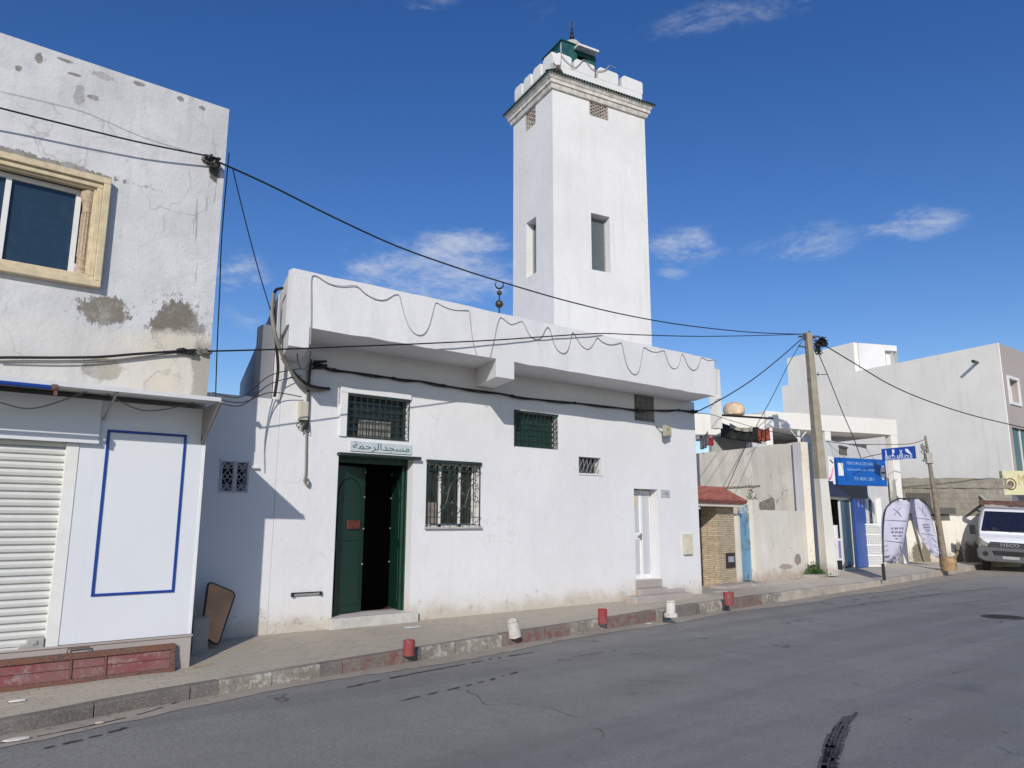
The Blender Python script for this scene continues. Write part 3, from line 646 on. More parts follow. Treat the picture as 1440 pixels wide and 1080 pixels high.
for tr in (tr1,tr2):
    w=MB();w.tube(cat_curve([atv(x,y,VF-.014) for x,y in tr],4),.0075,5);o=obj('rope_light',w,m_rope,None,smooth=True)
    tag(o,'grey rope light looping along the left half of the white roof edge' if tr is tr1 else 'grey rope light looping along the right half of the white roof edge','rope light','rope lights on the mosque roof edge')
# flood lamp
lf=thing('flood_lamp',W.P(12.45,VM,3.6),'small yellowish flood lamp on a bracket below the patterned vent','lamp')
w=MB();w.bar((12.28,VM,3.68),(12.40,VM-.25,3.60),.02);obj('bracket',w,m_iron,lf)
w=MB(Fr((12.33,VM-.22),head=70));w.box(0,.32,-.02,.06,3.46,3.70);o=obj('housing',w,simple('grey_metal',(.30,.30,.28),.5),lf,bevel=.008)
w=MB(Fr((12.33,VM-.22),head=70));w.box(.02,.30,-.028,-.02,3.48,3.68);obj('lamp_glass',w,m_lamp,lf)
# plate with small arabic word beside side door
w=MB(W);w.box(12.37,12.66,VM-.012,VM-.001,2.17,2.33);pl=tag(obj('name_plate',w,simple('grey_small_plate',(.42,.42,.44),.6)),'small grey plate with black writing beside the white side door','sign')
w=MB();w.text('\ufe90\ufe98\ufedc\ufee3',W,12.42,12.61,2.255,VM-.0145,.07);obj('lettering',w,m_black,pl,fix=False)
# meter box
mt=thing('meter_box',W.P(13.17,VM,1.0),'cream meter box low on the white wall near the building corner','meter box')
w=MB(W);w.box(13.03,13.31,VM-.06,VM-.001,.96,1.40);obj('box',w,m_box,mt,bevel=.008)
w=MB(W);w.box(13.05,13.29,VM-.07,VM-.06,.98,1.38);
for k in range(6): w.box(13.08,13.26,VM-.074,VM-.07,1.03+k*.025,1.04+k*.025)
obj('cover',w,simple('cream_cover',(.62,.56,.43),.5),mt)
# scraper bar
w=MB(W);w.box(4.34,4.73,VM-.045,VM-.001,.625,.645);w.mi=1;w.bar((4.31,VM-.03,.66),(4.77,VM-.03,.655),.014);w.box(4.31,4.34,VM-.05,VM-.001,.61,.66);w.box(4.73,4.76,VM-.05,VM-.001,.61,.66);tag(obj('wall_bracket',w,[simple('pale_steel',(.35,.35,.35),.5,.3),simple('black_shadow_steel',(.02,.02,.022),.5,.3)]),'short grey metal rail with black ends and bar for its shadow, fixed low left of the green door','bracket')  # black parts model the dark shadow around the pale rail
# switch box + conduit + cables
jb=thing('junction_box',W.P(4.33,VM,3.1),'cream junction box with loose wires hanging on the left end of the mosque front','junction box')
w=MB(W);w.box(4.26,4.40,VM-.08,VM-.001,3.14,3.42);obj('box',w,m_box,jb,bevel=.01)
w=MB();
rr=random.Random(5)
for k in range(6):
    w.tube(cat_curve([(4.30+.03*k/2,VM-.04,3.15),(4.28+rr.uniform(-.05,.12),VM-.05,3.05),(4.36+rr.uniform(-.04,.08),VM-.06,2.98+rr.uniform(-.03,.05)),(4.42,VM-.04,3.2)],5),.006,4)
obj('wires',w,m_black,jb)
def c(pts,r,name,mat,label,cat='cable',group=None,n=5,k=6):
    w=MB();w.tube(cat_curve(pts,k),r,n);return tag(obj(name,w,mat,None,smooth=True),label,cat,group)
V=lambda x,y,v:atv(x,y,v)
c([V(433,520,VM-.05),V(431,600,VM-.03),V(430,660,VM-.03),V(428,676,VM-.04),V(433,683,VM-.05),V(434,676,VM-.05),V(430,672,VM-.05)],.016,'conduit',m_cab,'pale hanging cable with a coiled end on the wall left of the green door')
c([V(437,505,VM-.06),V(434,540,VM-.05),V(433,565,VM-.05),V(431,590,VM-.05)],.022,'cable',m_black,'thick black cable dropping to the junction box')
c([V(385,412,VF+.5),V(382,440,VM-.4),V(387,470,VM-.4),V(393,490,VM-.35),V(405,515,VM-.25),V(425,540,VM-.15),V(445,548,VM-.06),V(463,546,VM-.05)],.03,'cable_bundle',m_cab,'thick grey cable bundle curving down round the left corner of the roof edge')
c([V(397,405,VF+.3),V(386,412,VM-.3),V(386,450,VM-.32),V(388,480,VM-.3),V(391,520,VM-.2),V(386,558,VM-.1)],.022,'cable_bundle',m_black,'black cables hanging straight down behind the roof corner')
c([V(400,510,VM-.25),V(425,535,VM-.2),V(440,543,VM-.12),V(464,547,VM-.08)],.018,'cable_bundle',m_black,'black cable lying on the grey bundle by the junction box')
c([V(418,498,VF+.2),V(420,512,VF+.35),V(427,520,VF+.45),V(434,512,VF+.4),V(437,495,VF+.1)],.012,'cable',m_cab,'pale loop of cable hanging under the left roof beam')
for k,(y0,y1,dx) in enumerate([(556,563,0),(560,566,4),(548,556,8)]):
    c([V(299,y0+4,9.3),V(340,y0+10,9.9),V(380,y0+(-20 if k else -4),VM-.2),V(424,y1-(38 if k else 5),VM-.06)],.007,'cable',m_black,['lowest thin wire strung between the left house and the mosque','middle thin wire strung between the left house and the mosque','highest thin wire strung between the left house and the mosque'][k],'cable','thin wires between the left house and the mosque')
# long cable fixed under the soffit, from left beam to right corner
zc=[(442,512),(470,520),(520,527),(560,533),(597,537),(640,545),(700,553),(740,560),(792,565),(840,570),(890,576),(925,577),(955,577),(978,579)]
pts=cat_curve([V(x,y,VM-.035) for x,y in zc],6)
w=MB();w.tube(pts,.017,6);w.tube([p+Vector((0,-.012,-.022+.012*math.sin(i*.9))) for i,p in enumerate(pts)],.010,5)
for i in range(6,len(pts),11): w.lathe(pts[i],[(.028,-.02),(.028,.02)],8,ax=(1,0,0))
for k in range(5): w.tube([pts[-1]+Vector((rr.uniform(-.18,.02),rr.uniform(-.06,.0),rr.uniform(-.04,.05))) for q in range(4)],.014,5)
for k in range(5): w.tube([pts[0]+Vector((rr.uniform(-.05,.2),rr.uniform(-.06,.0),rr.uniform(-.08,.07))) for q in range(4)],.016,5)
tag(obj('cable',w,m_black,None,smooth=True),'long black cable clipped along the wall under the mosque roof overhang','cable')
# crescent finial on a dome behind the parapet
fc=thing('crescent_finial',(10.69,14,4.5),'dark metal crescent finial with two balls rising behind the roof edge','finial')
w=MB();cb=Vector((10.69,14,4.5));w.tube([cb,cb+ZZ*2.75],.018,8);obj('rod',w,m_black,fc)
for zz,rd in ((6.93-4.5,.10),(7.22-4.5,.065)):
    w=MB();w.lathe(cb+ZZ*zz,[(rd*math.sin(t),-rd*math.cos(t)) for t in [.15+k*(math.pi-.3)/8 for k in range(9)]],14);obj('ball',w,simple('bronze',(.08,.06,.04),.4,.6),fc,smooth=True)
w=MB();w.tube([cb+Vector((0,0,2.93))+(R0*math.cos(t)+ZZ*math.sin(t))*.10 for t in [math.radians(130)+k*math.radians(290)/14 for k in range(15)]],[.006+.016*math.sin(math.pi*k/14) for k in range(15)],6);obj('crescent',w,m_black,fc,smooth=True)
# ================================================================== MINARET
TA=math.degrees(math.atan2(.985,-.17))
TO=(11.605,13.0);T=Fr(TO,head=TA)
wF=3.0;dS=2.08
mn=thing('minaret',(TO[0]+1.4,TO[1]+.8,0),'tall white square minaret with crenellated top, tiled cornice and green lantern','minaret')
zc0=T.px(777,124)[1]
Lr=T.rect(831,299,859,384);Vt=T.rect(829,139,855,170)
# left side frame: goes from back-left corner to front corner
T2=Fr(tuple(T.P(0,dS,0)[:2]),B=TO)
zt=zc0
Ll=(1.0,T2.px(747,388)[1],1.42,T2.px(747,309)[1])
s740=T2.px(740,340)[0];s755=T2.px(754,340)[0]
Ll=(s740,Ll[1]+.02,s755,Ll[3])
v0=T2.px(739,165)[0];v1=T2.px(753,165)[0]
Vl=(v0,T2.px(746,180)[1],v1,T2.px(746,150)[1])
w=MB(T);w.wall(0,wF,0,zt,0,.3,[(Lr[0],Lr[1],Lr[2],Lr[3]),(Vt[0],Vt[1],Vt[2],Vt[3])]);w.wall(0,wF,0,zt,dS-.3,.3,[]);
w.fr=T2;w.wall(.3,dS-.3,0,zt,0,.3,[Ll,Vl]);w.fr=T
w.box(wF-.3,wF,.3,dS-.3,0,zt);w.box(.3,wF-.3,.3,dS-.3,zt-.2,zt-.02);w.box(.3,wF-.3,.3,dS-.3,0,.1)
obj('tower_wall',w,m_min,mn)
for fr,q in ((T,Lr),(T2,Ll)):
    w=MB(fr);w.box(q[0],q[2],.22,.24,q[1],q[3]);o=obj('window',w,m_glass_dusty,mn)
    w=MB(fr);w.box(q[0],q[0]+.04,.19,.22,q[1],q[3]);w.box(q[2]-.04,q[2],.19,.22,q[1],q[3]);w.box(q[0],q[2],.19,.22,q[3]-.05,q[3]);w.box(q[0],q[2],.19,.22,q[1],q[1]+.04);obj('frame',w,simple('grey_frame',(.35,.35,.34),.5),o)
m_clauR=simple('terracotta_claustra',(.50,.43,.37),.85,var=.2)
claustra('claustra_screen',T,Vt[0],Vt[1],Vt[2],Vt[3],.02,4,5,m_clauR,mn,.016,circ=False);claustra('claustra_screen',T2,Vl[0],Vl[1],Vl[2],Vl[3],.02,3,5,m_clauR,mn,.016,circ=False)
def ring(mb,o0,z0,z1,o1=None):
    """square ring moulding overhanging by o (bottom o0, top o1)"""
    o1=o0 if o1 is None else o1
    a=[(-o0,-o0),(wF+o0,-o0),(wF+o0,dS+o0),(-o0,dS+o0)];b=[(-o1,-o1),(wF+o1,-o1),(wF+o1,dS+o1),(-o1,dS+o1)]
    i=[mb.p(x,y,z0) for x,y in a]+[mb.p(x,y,z1) for x,y in b]
    for k in [(0,1,5,4),(1,2,6,5),(2,3,7,6),(3,0,4,7),(4,5,6,7),(3,2,1,0)]: mb.f.append([i[j] for j in k]);mb.m.append(mb.mi)
m_cor=simple('cornice_plaster',(.60,.565,.51),.85,var=.25,sc=6)
w=MB(T);ring(w,.05,zt-.02,zt+.10,.09);ring(w,.12,zt+.102,zt+.20);ring(w,.13,zt+.202,zt+.30,.19);obj('cornice',w,m_cor,mn,bevel=.012)
w=MB(T);zr=zt+.302
# row of half round tiles along each edge
def tiles(fr,L,w):
    n=int((L+.44)/.085)
    for k in range(n):
        a=-.22+(k+.5)*(L+.44)/n
        w.tube([fr.P(a,-.235,zr+.02),fr.P(a,.0,zr+.13)],.036,7)
w2=MB();tiles(T,wF,w2);tiles(T2,dS,w2);obj('roof_tiles',w2,m_tile,mn,smooth=True)
w=MB(T);ring(w,.205,zt+.302,zt+.335);obj('tile_bed',w,simple('mortar_teeth',(.60,.55,.50),.8,var=.3,sc=25),mn)
ring_z=zt+.336
# parapet with merlons
zn=zt+.74;zm=zt+1.10
w=MB(T);i_=.03
def merl(w,fr,edges,L,d0,th):
    w.fr=fr;w.box(0+i_,L-i_,d0,d0+th,zr,zn)
    for (a,b) in edges:
        w.prism([(a,zn+.001),(b,zn+.001),(b,zm-.03),(b-.05,zm),(a+.08,zm+.02),(a,zm-.05)],d0,d0+th)
xe=[T.px(x,80,i_)[0] for x in (780,804,808,836,841,869,874,901)]
merl(w,T,[(max(.16,xe[0]),xe[1]),(xe[2],xe[3]),(xe[4],xe[5]),(xe[6],wF-.0)],wF,.03,.13)
merl(w,T2,[(.0,.42),(.52,.94),(1.04,1.46),(1.56,dS-.03)],dS,.03,.13)
w.fr=T;w.box(.16,wF-.03,dS-.16,dS-.03,zr,zm-.02);w.box(wF-.16,wF-.03,.16,dS-.16,zr,zm-.02);obj('crenellated_parapet',w,m_min,mn,bevel=.01)
w=MB(T);w.box(.16,wF-.16,.16,dS-.16,zr-.1,zr+.05);obj('terrace_floor',w,m_min,mn)
# green lantern
dl=.72
xa=T.px(783,100,dl)[0];xb=T.px(838,100,dl)[0]
xl=T.px(791,100,dl)[0];zl=T.px(810,64,dl)[1]
w=MB(T);hw=(T.px(693+0,60,dl)[1])
La,Lb=xl-.02,xb
wi=(La+.45*(Lb-La),zl-.62,La+.75*(Lb-La),zl-.28)
w.wall(La,Lb,zr,zl,dl,.12,[wi]);w.box(La,La+.12,dl+.121,dl+.9,zr,zl);w.box(Lb-.12,Lb,dl+.121,dl+.9,zr,zl);w.box(La,Lb,dl+.9,dl+1.0,zr,zl);w.box(La,Lb,dl+.1,dl+.9,zl-.12,zl-.02)
obj('lantern',w,m_green2,mn,bevel=.01)
w=MB(T);w.box(La-.03,Lb+.03,dl-.03,dl+1.03,zl,zl+.03);obj('lantern_roof',w,m_green2,mn)
cx=(La+Lb)/2;cc_=T.P(cx,dl+.34,zl+.12);_d=MB(T);_d.box(cx-.3,cx+.3,dl+.04,dl+.64,zl+.031,zl+.12);obj('dome_base',_d,m_cor,mn)
w=MB();w.lathe(cc_,[(.28,0),(.28,.04),(.26,.10),(.2,.18),(.1,.24),(.02,.26)],18);obj('dome',w,simple('white_green_dome',(.38,.40,.33),.6,var=.4,sc=10),mn,smooth=True)
w=MB();w.tube([cc_+ZZ*.2,cc_+ZZ*.86],.014,6);
for zz,rd in ((.38,.07),(.52,.05),(.63,.035)): w.lathe(cc_+ZZ*zz,[(rd*math.sin(t),-rd*math.cos(t)) for t in [.15+k*(math.pi-.3)/6 for k in range(7)]],10)
w.tube([cc_+ZZ*.80+(R0*math.cos(t)+ZZ*math.sin(t))*.075 for t in [math.radians(120)+k*math.radians(300)/12 for k in range(13)]],.011,5)
obj('finial',w,m_black,mn,smooth=True)
w=MB(T);w.box(La+.34*(Lb-La),Lb-.06,dl-.26,dl-.035,zl-.17,zl-.10);obj('window_hood',w,simple('white_hood',(.66,.65,.62),.5),mn,bevel=.01)
# wire loops on the crenellations
w=MB();lp=[(777,78),(779,88),(786,93),(789,84),(789,60),(790,78),(806,94),(813,92),(822,84),(832,96),(842,100),(852,98),(858,92),(866,96)]
w.tube(cat_curve([Vector(T.P(T.px(x,y,.0)[0],0.0,T.px(x,y,.0)[1])) for x,y in lp],5),.012,4);tag(obj('rope_light',w,m_rope),'thin cord draped over the crenellations of the minaret','rope light')
# bird on the cornice
bd=T.P(T.px(787,92,-.12)[0],-.12,zr+.10)
w=MB();w.tube(cat_curve([bd+Vector((.13,-.02,0.0)),bd+Vector((.05,0,.05)),bd+Vector((-.03,0,.10)),bd+Vector((-.06,0,.17)),bd+Vector((-.09,0,.19))],4),[.012]*2+[.03]*2+[.05]*4+[.06]*4+[.05]*2+[.035]*2+[.012],8);tag(obj('pigeon',w,simple('pigeon_feathers',(.10,.07,.06),.7,var=.3)),'dark pigeon perched on the minaret cornice at the front corner','bird')
# ================================================================== LEFT HOUSE
VU=9.45;VL=9.18
lh=thing('left_house',(-.5,VL,0),'two storey house with peeling white render above a white shopfront with roller shutter','house')
fx0=-3.0
w=MB(W);win=(-1.55,4.43,1.24,5.53)
w.wall(fx0-4,2.66,2.95,7.08,VU,.3,[win]);
w.fr=Fr((2.66-.0,VU+.301),head=14.5)
w.box(0,8,0,.3,-.1,7.08);w.fr=W
w.box(fx0-4,2.35,VU+.3,VU+7,6.7,6.9)
obj('upper_wall',w,m_lbup,lh)
w=MB(W);w.box(-7,-6.7,VU+.31,VU+8,-.1,7.08);w.box(-7,2.3,VU+.6,VU+.7,0,3.0);w.box(-7,4.3,VU+7.7,VU+8,-.1,7.08);obj('rear_wall',w,m_side,lh)
# window surround moulding
def mould(w,a0,z0,a1,z1,wd,d0,d1):
    w.box(a0,a1,d0,d1,z1-wd,z1);w.box(a0,a1,d0,d1,z0,z0+wd);w.box(a0,a0+wd,d0,d1,z0+wd,z1-wd);w.box(a1-wd,a1,d0,d1,z0+wd,z1-wd)
w=MB(W);mould(w,-1.68,4.315,1.365,5.655,.075,VU-.10,VU+.0);mould(w,-1.61,4.385,1.29,5.58,.06,VU-.065,VU+.02);mould(w,-1.56,4.43,1.24,5.53,.035,VU-.03,VU+.05);fr_=obj('window_surround',w,m_cast,lh,bevel=.008)
w=MB(W);mould(w,-1.55,4.43,1.10,5.50,.055,VU+.10,VU+.15)
for a in (.36,-.42,-.5): w.box(a,a+.055,VU+.095,VU+.145,4.48,5.45)
wo=obj('window',w,m_alu,lh)
w=MB(W);w.box(-1.5,1.06,VU+.13,VU+.14,4.48,5.45);obj('pane',w,m_glass,wo)
w=MB(W);w.box(-1.5,1.06,VU+.6,VU+.62,4.4,5.6);obj('curtain',w,simple('blue_grey_curtain',(.12,.17,.24),.8),wo)
cc_=Vector((1.165,VU+.06,4.435));w=MB()
w.lathe(cc_,[(.075,0),(.075,.05),(.055,.07),(.062,.10),(.05,.12),(.05,.20),(.056,.21),(.05,.22)]+[(.048,.23),(.046,.78),(.053,.79),(.047,.82),(.05,.86),(.058,.90),(.085,.98),(.085,1.03),(.07,1.04),(.07,1.09)],14);o=obj('column',w,m_col,lh,smooth=True)
w=MB()
for k in range(10):
    an=k*math.pi/5;w.tube([cc_+Vector((.047*math.cos(an),.047*math.sin(an),.24)),cc_+Vector((.047*math.cos(an),.047*math.sin(an),.77))],.008,4)
obj('fluting',w,m_col,o)
# lower shopfront
w=MB(W);w.box(-7,1.30,VL+.10,VL+.3,2.45,2.99);w.box(1.30,2.60,VL,VL+.3,.41,2.99);w.box(1.30,1.46,VL-.001,VL+.0,.41,2.4);obj('cladding',w,m_panel,lh)
w=MB(W);w.box(2.585,2.612,VL-.006,VL+.05,.41,2.72);obj('corner_trim',w,m_white,lh)
sw=MB();sw.fr=Fr((2.595,VL+.05),head=14.5);sw.box(0,.5,0,.2,-.1,3.0);obj('cladding_return',sw,m_panel2,lh)
w=MB(W);w.box(-7,1.47,VL-.06,VL+.099,2.51,2.985);w.box(-7,1.475,VL-.075,VL-.06,2.50,2.535);obj('shutter_box',w,m_panel2,lh,bevel=.004)
w=MB(W);w.box(1.18,1.30,VL-.01,VL+.12,.39,2.50);obj('shutter_rail',w,m_alu,lh,bevel=.004)
w=MB(W);a0,a1=-6,1.185;z=.42;n=20;
pf=[]
while z<2.52:
    pf+= [(VL+.085,z),(VL+.052,z+.006),(VL+.042,z+.035),(VL+.050,z+.064),(VL+.085,z+.068)];z+=.078
pr=None
for d,z in pf:
    row=(w.p(a0,d,z),w.p(a1,d,z))
    if pr: w.f.append([pr[0],pr[1],row[1],row[0]]);w.m.append(0)
    pr=row
w.box(a0,a1,VL+.02,VL+.085,.37,.42)
sh=obj('roller_shutter',w,m_shut,lh)
w=MB(W);w.box(1.02,1.17,VL-.03,VL+.03,.37,.50);w.box(.95,1.02,VL-.015,VL+.02,.40,.44);w.box(1.06,1.11,VL-.045,VL-.03,.44,.48);obj('shutter_lock',w,simple('grey_lock',(.42,.41,.38),.5,.3),sh,bevel=.006)
w=MB(W);w.box(-7,2.61,VL-.035,VL+.3,-.06,.40);w.box(-7,2.62,VL-.05,VL-.035,.385,.41);obj('plinth',w,m_stone,lh,bevel=.006)
w=MB(W);mould(w,1.555,.88,2.39,2.67,.028,VL-.012,VL-.001);obj('blue_border',w,m_blue,lh)
# canopy
w=MB(W)
w.prism([(0,0)]*0 or [(-7,3.0),(-7,3.045),(2.55,3.045),(2.55,3.0)],VU-.95,VU-.91)
zc1=3.10
i=[w.p(-7,VU-.93,3.03),w.p(2.55,VU-.93,3.03),w.p(2.62,VU-.001,zc1),w.p(-7,VU-.001,zc1),w.p(-7,VU-.93,3.0),w.p(2.55,VU-.93,3.0),w.p(2.62,VU-.001,zc1-.03),w.p(-7,VU-.001,zc1-.03)]
for k in [(0,1,2,3),(7,6,5,4),(0,4,5,1),(1,5,6,2)]: w.f.append([i[j] for j in k]);w.m.append(0)
cn=obj('canopy',w,simple('white_sheet_metal',(.62,.62,.62),.4,.0,var=.05),lh)
w=MB(W);w.face([(2.55,VU-.95,3.0),(2.56,VL+.005,3.0),(2.56,VL+.005,2.60)]);w.face([(2.54,VU-.95,3.0),(2.55,VL+.005,2.60),(2.55,VL+.005,3.0)])
w.bar((2.55,VU-.95,3.0),(2.57,VL-.01,2.58),.03);m_br=simple('grey_bracket',(.30,.28,.27),.6);obj('bracket',w,m_br,cn);w=MB(W);w.bar((1.5,VU-.93,3.0),(1.5,VL-.03,2.78),.02);obj('bracket',w,m_br,cn)
w=MB(W);w.tube([(-6,VU-.97,2.975),(.92,VU-.97,2.975)],.022,10);obj('awning_roller',w,m_blue,cn,smooth=True)
w=MB(W);w.lathe((.925,VU-.97,2.975),[(.032,-.02),(.036,0),(.036,.03),(.02,.04)],10,ax=(1,0,0));w.box(.93,.96,VU-.985,VU-.95,2.90,3.0);obj('roller_end',w,simple('rust_end',(.12,.07,.05),.7),cn)
c([V(0,566,8.9),V(50,574,8.9),V(130,548,8.9),V(140,548,8.9),V(200,577,8.95),V(262,569,9.0),V(290,558,9.0)],.008,'cable',m_cab,'thin cable sagging in two loops under the shop canopy')
# rubble and table top
P=pav(300,905)
tb=thing('tabletop_board',P,'brown tabletop board with rounded corners leaning in the recess left of the mosque','tabletop')
def plank(px,v,th,mat,emat):
    # rounded quad traced on the leaning board
    b=[atv(x,y,v(y)) for x,y in px];return b
cor=[(283,897),(307,906),(331,832),(296,817)]
vv={897:10.02,906:10.02,832:10.30,817:10.30}
Q=[atv(283,893,9.97),atv(306,908,9.97),atv(331,834,10.30),atv(293,818,10.30)]
def roundq(Q,rad=.07,n=5):
    out=[]
    for i in range(4):
        A,B,C_=Q[i-1],Q[i],Q[(i+1)%4];u=(A-B).normalized()*rad;v=(C_-B).normalized()*rad
        for k in range(n+1):
            t=k/n;out.append(B+u*(1-t)**2+v*t**2)
    return out
rq=roundq(Q);nrm=(Q[1]-Q[0]).cross(Q[3]-Q[0]).normalized()
if nrm.y>0:nrm=-nrm
w=MB();w.wface([p+nrm*.012 for p in rq]);w.wface([p-nrm*.012 for p in rq][::-1]);obj('board',w,m_wood,tb,fix=False)
w=MB();w.tube([p for p in rq],.0155,6,True);obj('edge_band',w,m_wood_e,tb)
for k,(x,y,s,lb) in enumerate([(277,921,.20,'grey concrete block standing in the recess behind the shop corner'),(292,908,.15,'smaller grey block beside the brown board in the recess'),(322,893,.09,'dark lump of rubble at the foot of the recess wall')]):
    P=pav(x,y);w=MB(Fr((P.x-.05,P.y+.05),head=80+17*k));h=(.42,.27,.1)[k]
    if k<2: w.box(0,s,0,s*.8,P.z-.01,P.z+h)
    else:
        for q in range(7): a=rr.uniform(0,.1);b=rr.uniform(0,.08);w.lathe(w.fr.P(a,b,P.z),[(.05,0),(.055,.02),(.03,.05+rr.uniform(0,.03)),(.008,.08)],6,ang=q)
    tag(obj('rubble_block',w,m_conc if k<2 else m_black,bevel=.01 if k<2 else 0),lb,'rubble')
w=MB()
for q in range(26):
    P=pav(277+rr.uniform(0,18),898+rr.uniform(-6,4));P.y+=.15;a=rr.uniform(.02,.06);P.z+=rr.uniform(0,.45)*(1 if q<16 else .2)
    w.lathe(P,[(a*.5,-a*.6),(a,0),(a*.7,a*.5),(a*.1,a*.7)],6,ax=(rr.uniform(-1,1),rr.uniform(-1,1),1))
o=obj('rubble_heap',w,plaster('rubble',(.26,.22,.19),z0=0,var=.3));tag(o,'heap of loose rubble and stones piled behind the shop corner','rubble');o['kind']='stuff'
w=MB();P=pav(285,938);w.bar(P+Vector((-.12,0,.008)),P+Vector((.14,.05,.01)),.035,.008);tag(obj('wood_sliver',w,simple('pale_wood',(.4,.28,.18),.8)),'thin strip of wood lying on the pavement by the shop corner','wood')
# hook by the wall
# red gate panel lying along the plinth
rg=thing('metal_gate_panel',(0.5,9.0,0.04),'rusty red metal gate panel lying on its side against the stone plinth','gate')
L0=pav(-120,992);L1=pav(246,942);L1=Vector((2.43,9.06,.045));L0=Vector((-1.6,8.98,.04))
G=Fr((L0.x,L0.y),B=(L1.x,L1.y));Lg=(L1-L0).length
def GP(a,d,z): return G.P(a,d+ (z-.05)*.16,z)
class GF(Fr):
    def P(s,a,d,z): return Fr.P(s,a,d+(z-.05)*.2,z)
G=GF((L0.x,L0.y),B=(L1.x,L1.y))
m_rf=worn('rust_frame',(.17,.07,.045),.56,(.10,.042,.028));m_rp=worn('faded_red_paint',(.20,.055,.06),.58,(.25,.16,.145))
w=MB(G);w.box(0,Lg,-.03,.03,.04,.085);w.box(0,Lg,-.035,.035,.275,.33)
for a in (0,Lg-.05): w.box(a,a+.05,-.03,.03,.085,.275)
for a in (.9,1.42,Lg-1.98,Lg-1.02,Lg-.70): w.box(a,a+.02,-.022,.02,.085,.275)
obj('frame',w,m_rf,rg,bevel=.004)
ed=[0.05,.9,1.42,Lg-1.98,Lg-1.02,Lg-.70,Lg-.05]
for k in range(6):
    w=MB(G);a,b=ed[k]+.022,ed[k+1]-.002
    w.box(a,b,-.008,.008,.086,.178);w.box(a,b,-.008,.008,.184,.274);obj('panel',w,m_rp,rg)
w=MB(G);a=Lg-1.05;w.tube([G.P(a,0,.33),G.P(a,0,.375),G.P(a+.2,0,.375),G.P(a+.2,0,.33)],.008,6);obj('handle',w,m_rf,rg)
# anchor clamps and house wires
A1=V(290,219,VU-.12);A2=V(262,495,VU-.12);
c([V(-60,136,VU-.25),V(0,152,VU-.22),V(100,177,VU-.2),V(200,201,VU-.17),A1],.011,'cable',m_black,'thick black cable crossing the upper wall of the left house')
an=thing('cable_clamp',A1,'tangled black cable clamp at the upper corner of the left house','cable clamp')
def tangle(P,n,s,par,mat=m_black,nm='wires',seed=1,r=.012):
    q=random.Random(seed);w=MB()
    for k in range(n): w.tube(cat_curve([P+Vector((q.uniform(-s[0],s[0]),q.uniform(-s[1],s[1]),q.uniform(-s[2],s[2]))) for i in range(5)],5),r,5)
    return obj(nm,w,mat,par,smooth=True)
tangle(A1+Vector((.08,0,-.04)),9,(.10,.05,.06),an,seed=2)
w=MB();w.bar(A1+Vector((-.02,.1,0)),A1+Vector((.14,.02,-.05)),.05);w.lathe(V(302,228,VU-.1),[(.05,-.05),(.055,0),(.03,.05)],10);obj('bracket',w,simple('worn_bracket',(.12,.10,.08),.7),an)
an=thing('cable_clamp',V(275,495,VU-.1),'cable clamp with coiled wires low on the left house corner','cable clamp')
tangle(V(262,494,VU-.06),7,(.12,.03,.03),an,seed=3);tangle(V(288,493,VU-.06),7,(.09,.03,.03),an,seed=4,mat=m_cab,nm='coil')
c([V(-60,506,VU-.06),V(0,503,VU-.05),V(80,503,VU-.05),V(140,502,VU-.05),V(190,498,VU-.06),V(250,494,VU-.06)],.016,'cable',m_black,'black cable running low across the upper wall of the left house')
c([V(0,508,VU-.04),V(90,510,VU-.04),V(150,507,VU-.04),V(250,496,VU-.04)],.010,'cable',m_cab,'grey cable running just under the lower black cable on the left house')
c([V(0,128,VU-.01),V(60,142,VU-.01),V(120,158,VU-.01),V(200,192,VU-.01),V(270,214,VU-.01)],.002,'cable',m_cab,'faint thin wire above the thick cable on the left house')
c([V(322,215,9.6),V(312,330,9.6),V(309,408,9.6),V(306,470,9.6),V(303,558,9.6)],.008,'cable',m_black,'thin wire hanging straight down past the left house corner')
# ================================================================== NEIGHBOUR WALL AND GATES
N=Fr((14.0,11.22),B=(20.85,12.16))
m_nw=plaster('old_cream_wall',(.72,.67,.575),z0=.12,damt=.75,dh=.28,dirt=(.42,.33,.25),var=.12,streak=.3,bump=.5,cracks=.5,stc=(.42,.38,.31),
   patches=[(tuple(N.P(N.px(980+6*17-960+900+60,660+780/6,0)[0],0,0)),(.01,.01,.01),cem,1)])
g1=thing('boundary_wall',N.P(5,0,.12),'weathered cream boundary wall with stained lower edge beside the blue gate','wall')
p=lambda x,y,d=0:N.px(x,y,d)
zw=p(1100,718)[1]
w=MB(N);s0=p(1068,760)[0];s1=p(1134,760)[0]
w.slab_jit(s0,s1,0,.25,-.1,zw,.25,.006,seed=8);obj('wall',w,plaster('boundary_plaster',(.74,.70,.615),z0=.12,damt=.8,dh=.35,dirt=(.42,.33,.25),var=.16,streak=.12,bump=.5,cracks=.5,patches=[(tuple(N.P(p(1106,797)[0],0,p(1106,797)[1])),(.4,1,.07),(.4,.34,.28),1.4),(tuple(N.P(p(1122,787)[0],0,p(1122,787)[1])),(.2,1,.14),(.33,.28,.23),1.2)]),g1)
for x0,x1,y in ((1060,1069,703),(1034,1041,722)):
    w=MB(N);a,b=p(x0,760,-.05)[0],p(x1,760,-.05)[0];w.slab_jit(a,b,-.06,.3,-.1,p(x0,y)[1],.3,.01,seed=x0);obj('pillar',w,m_nw,g1)
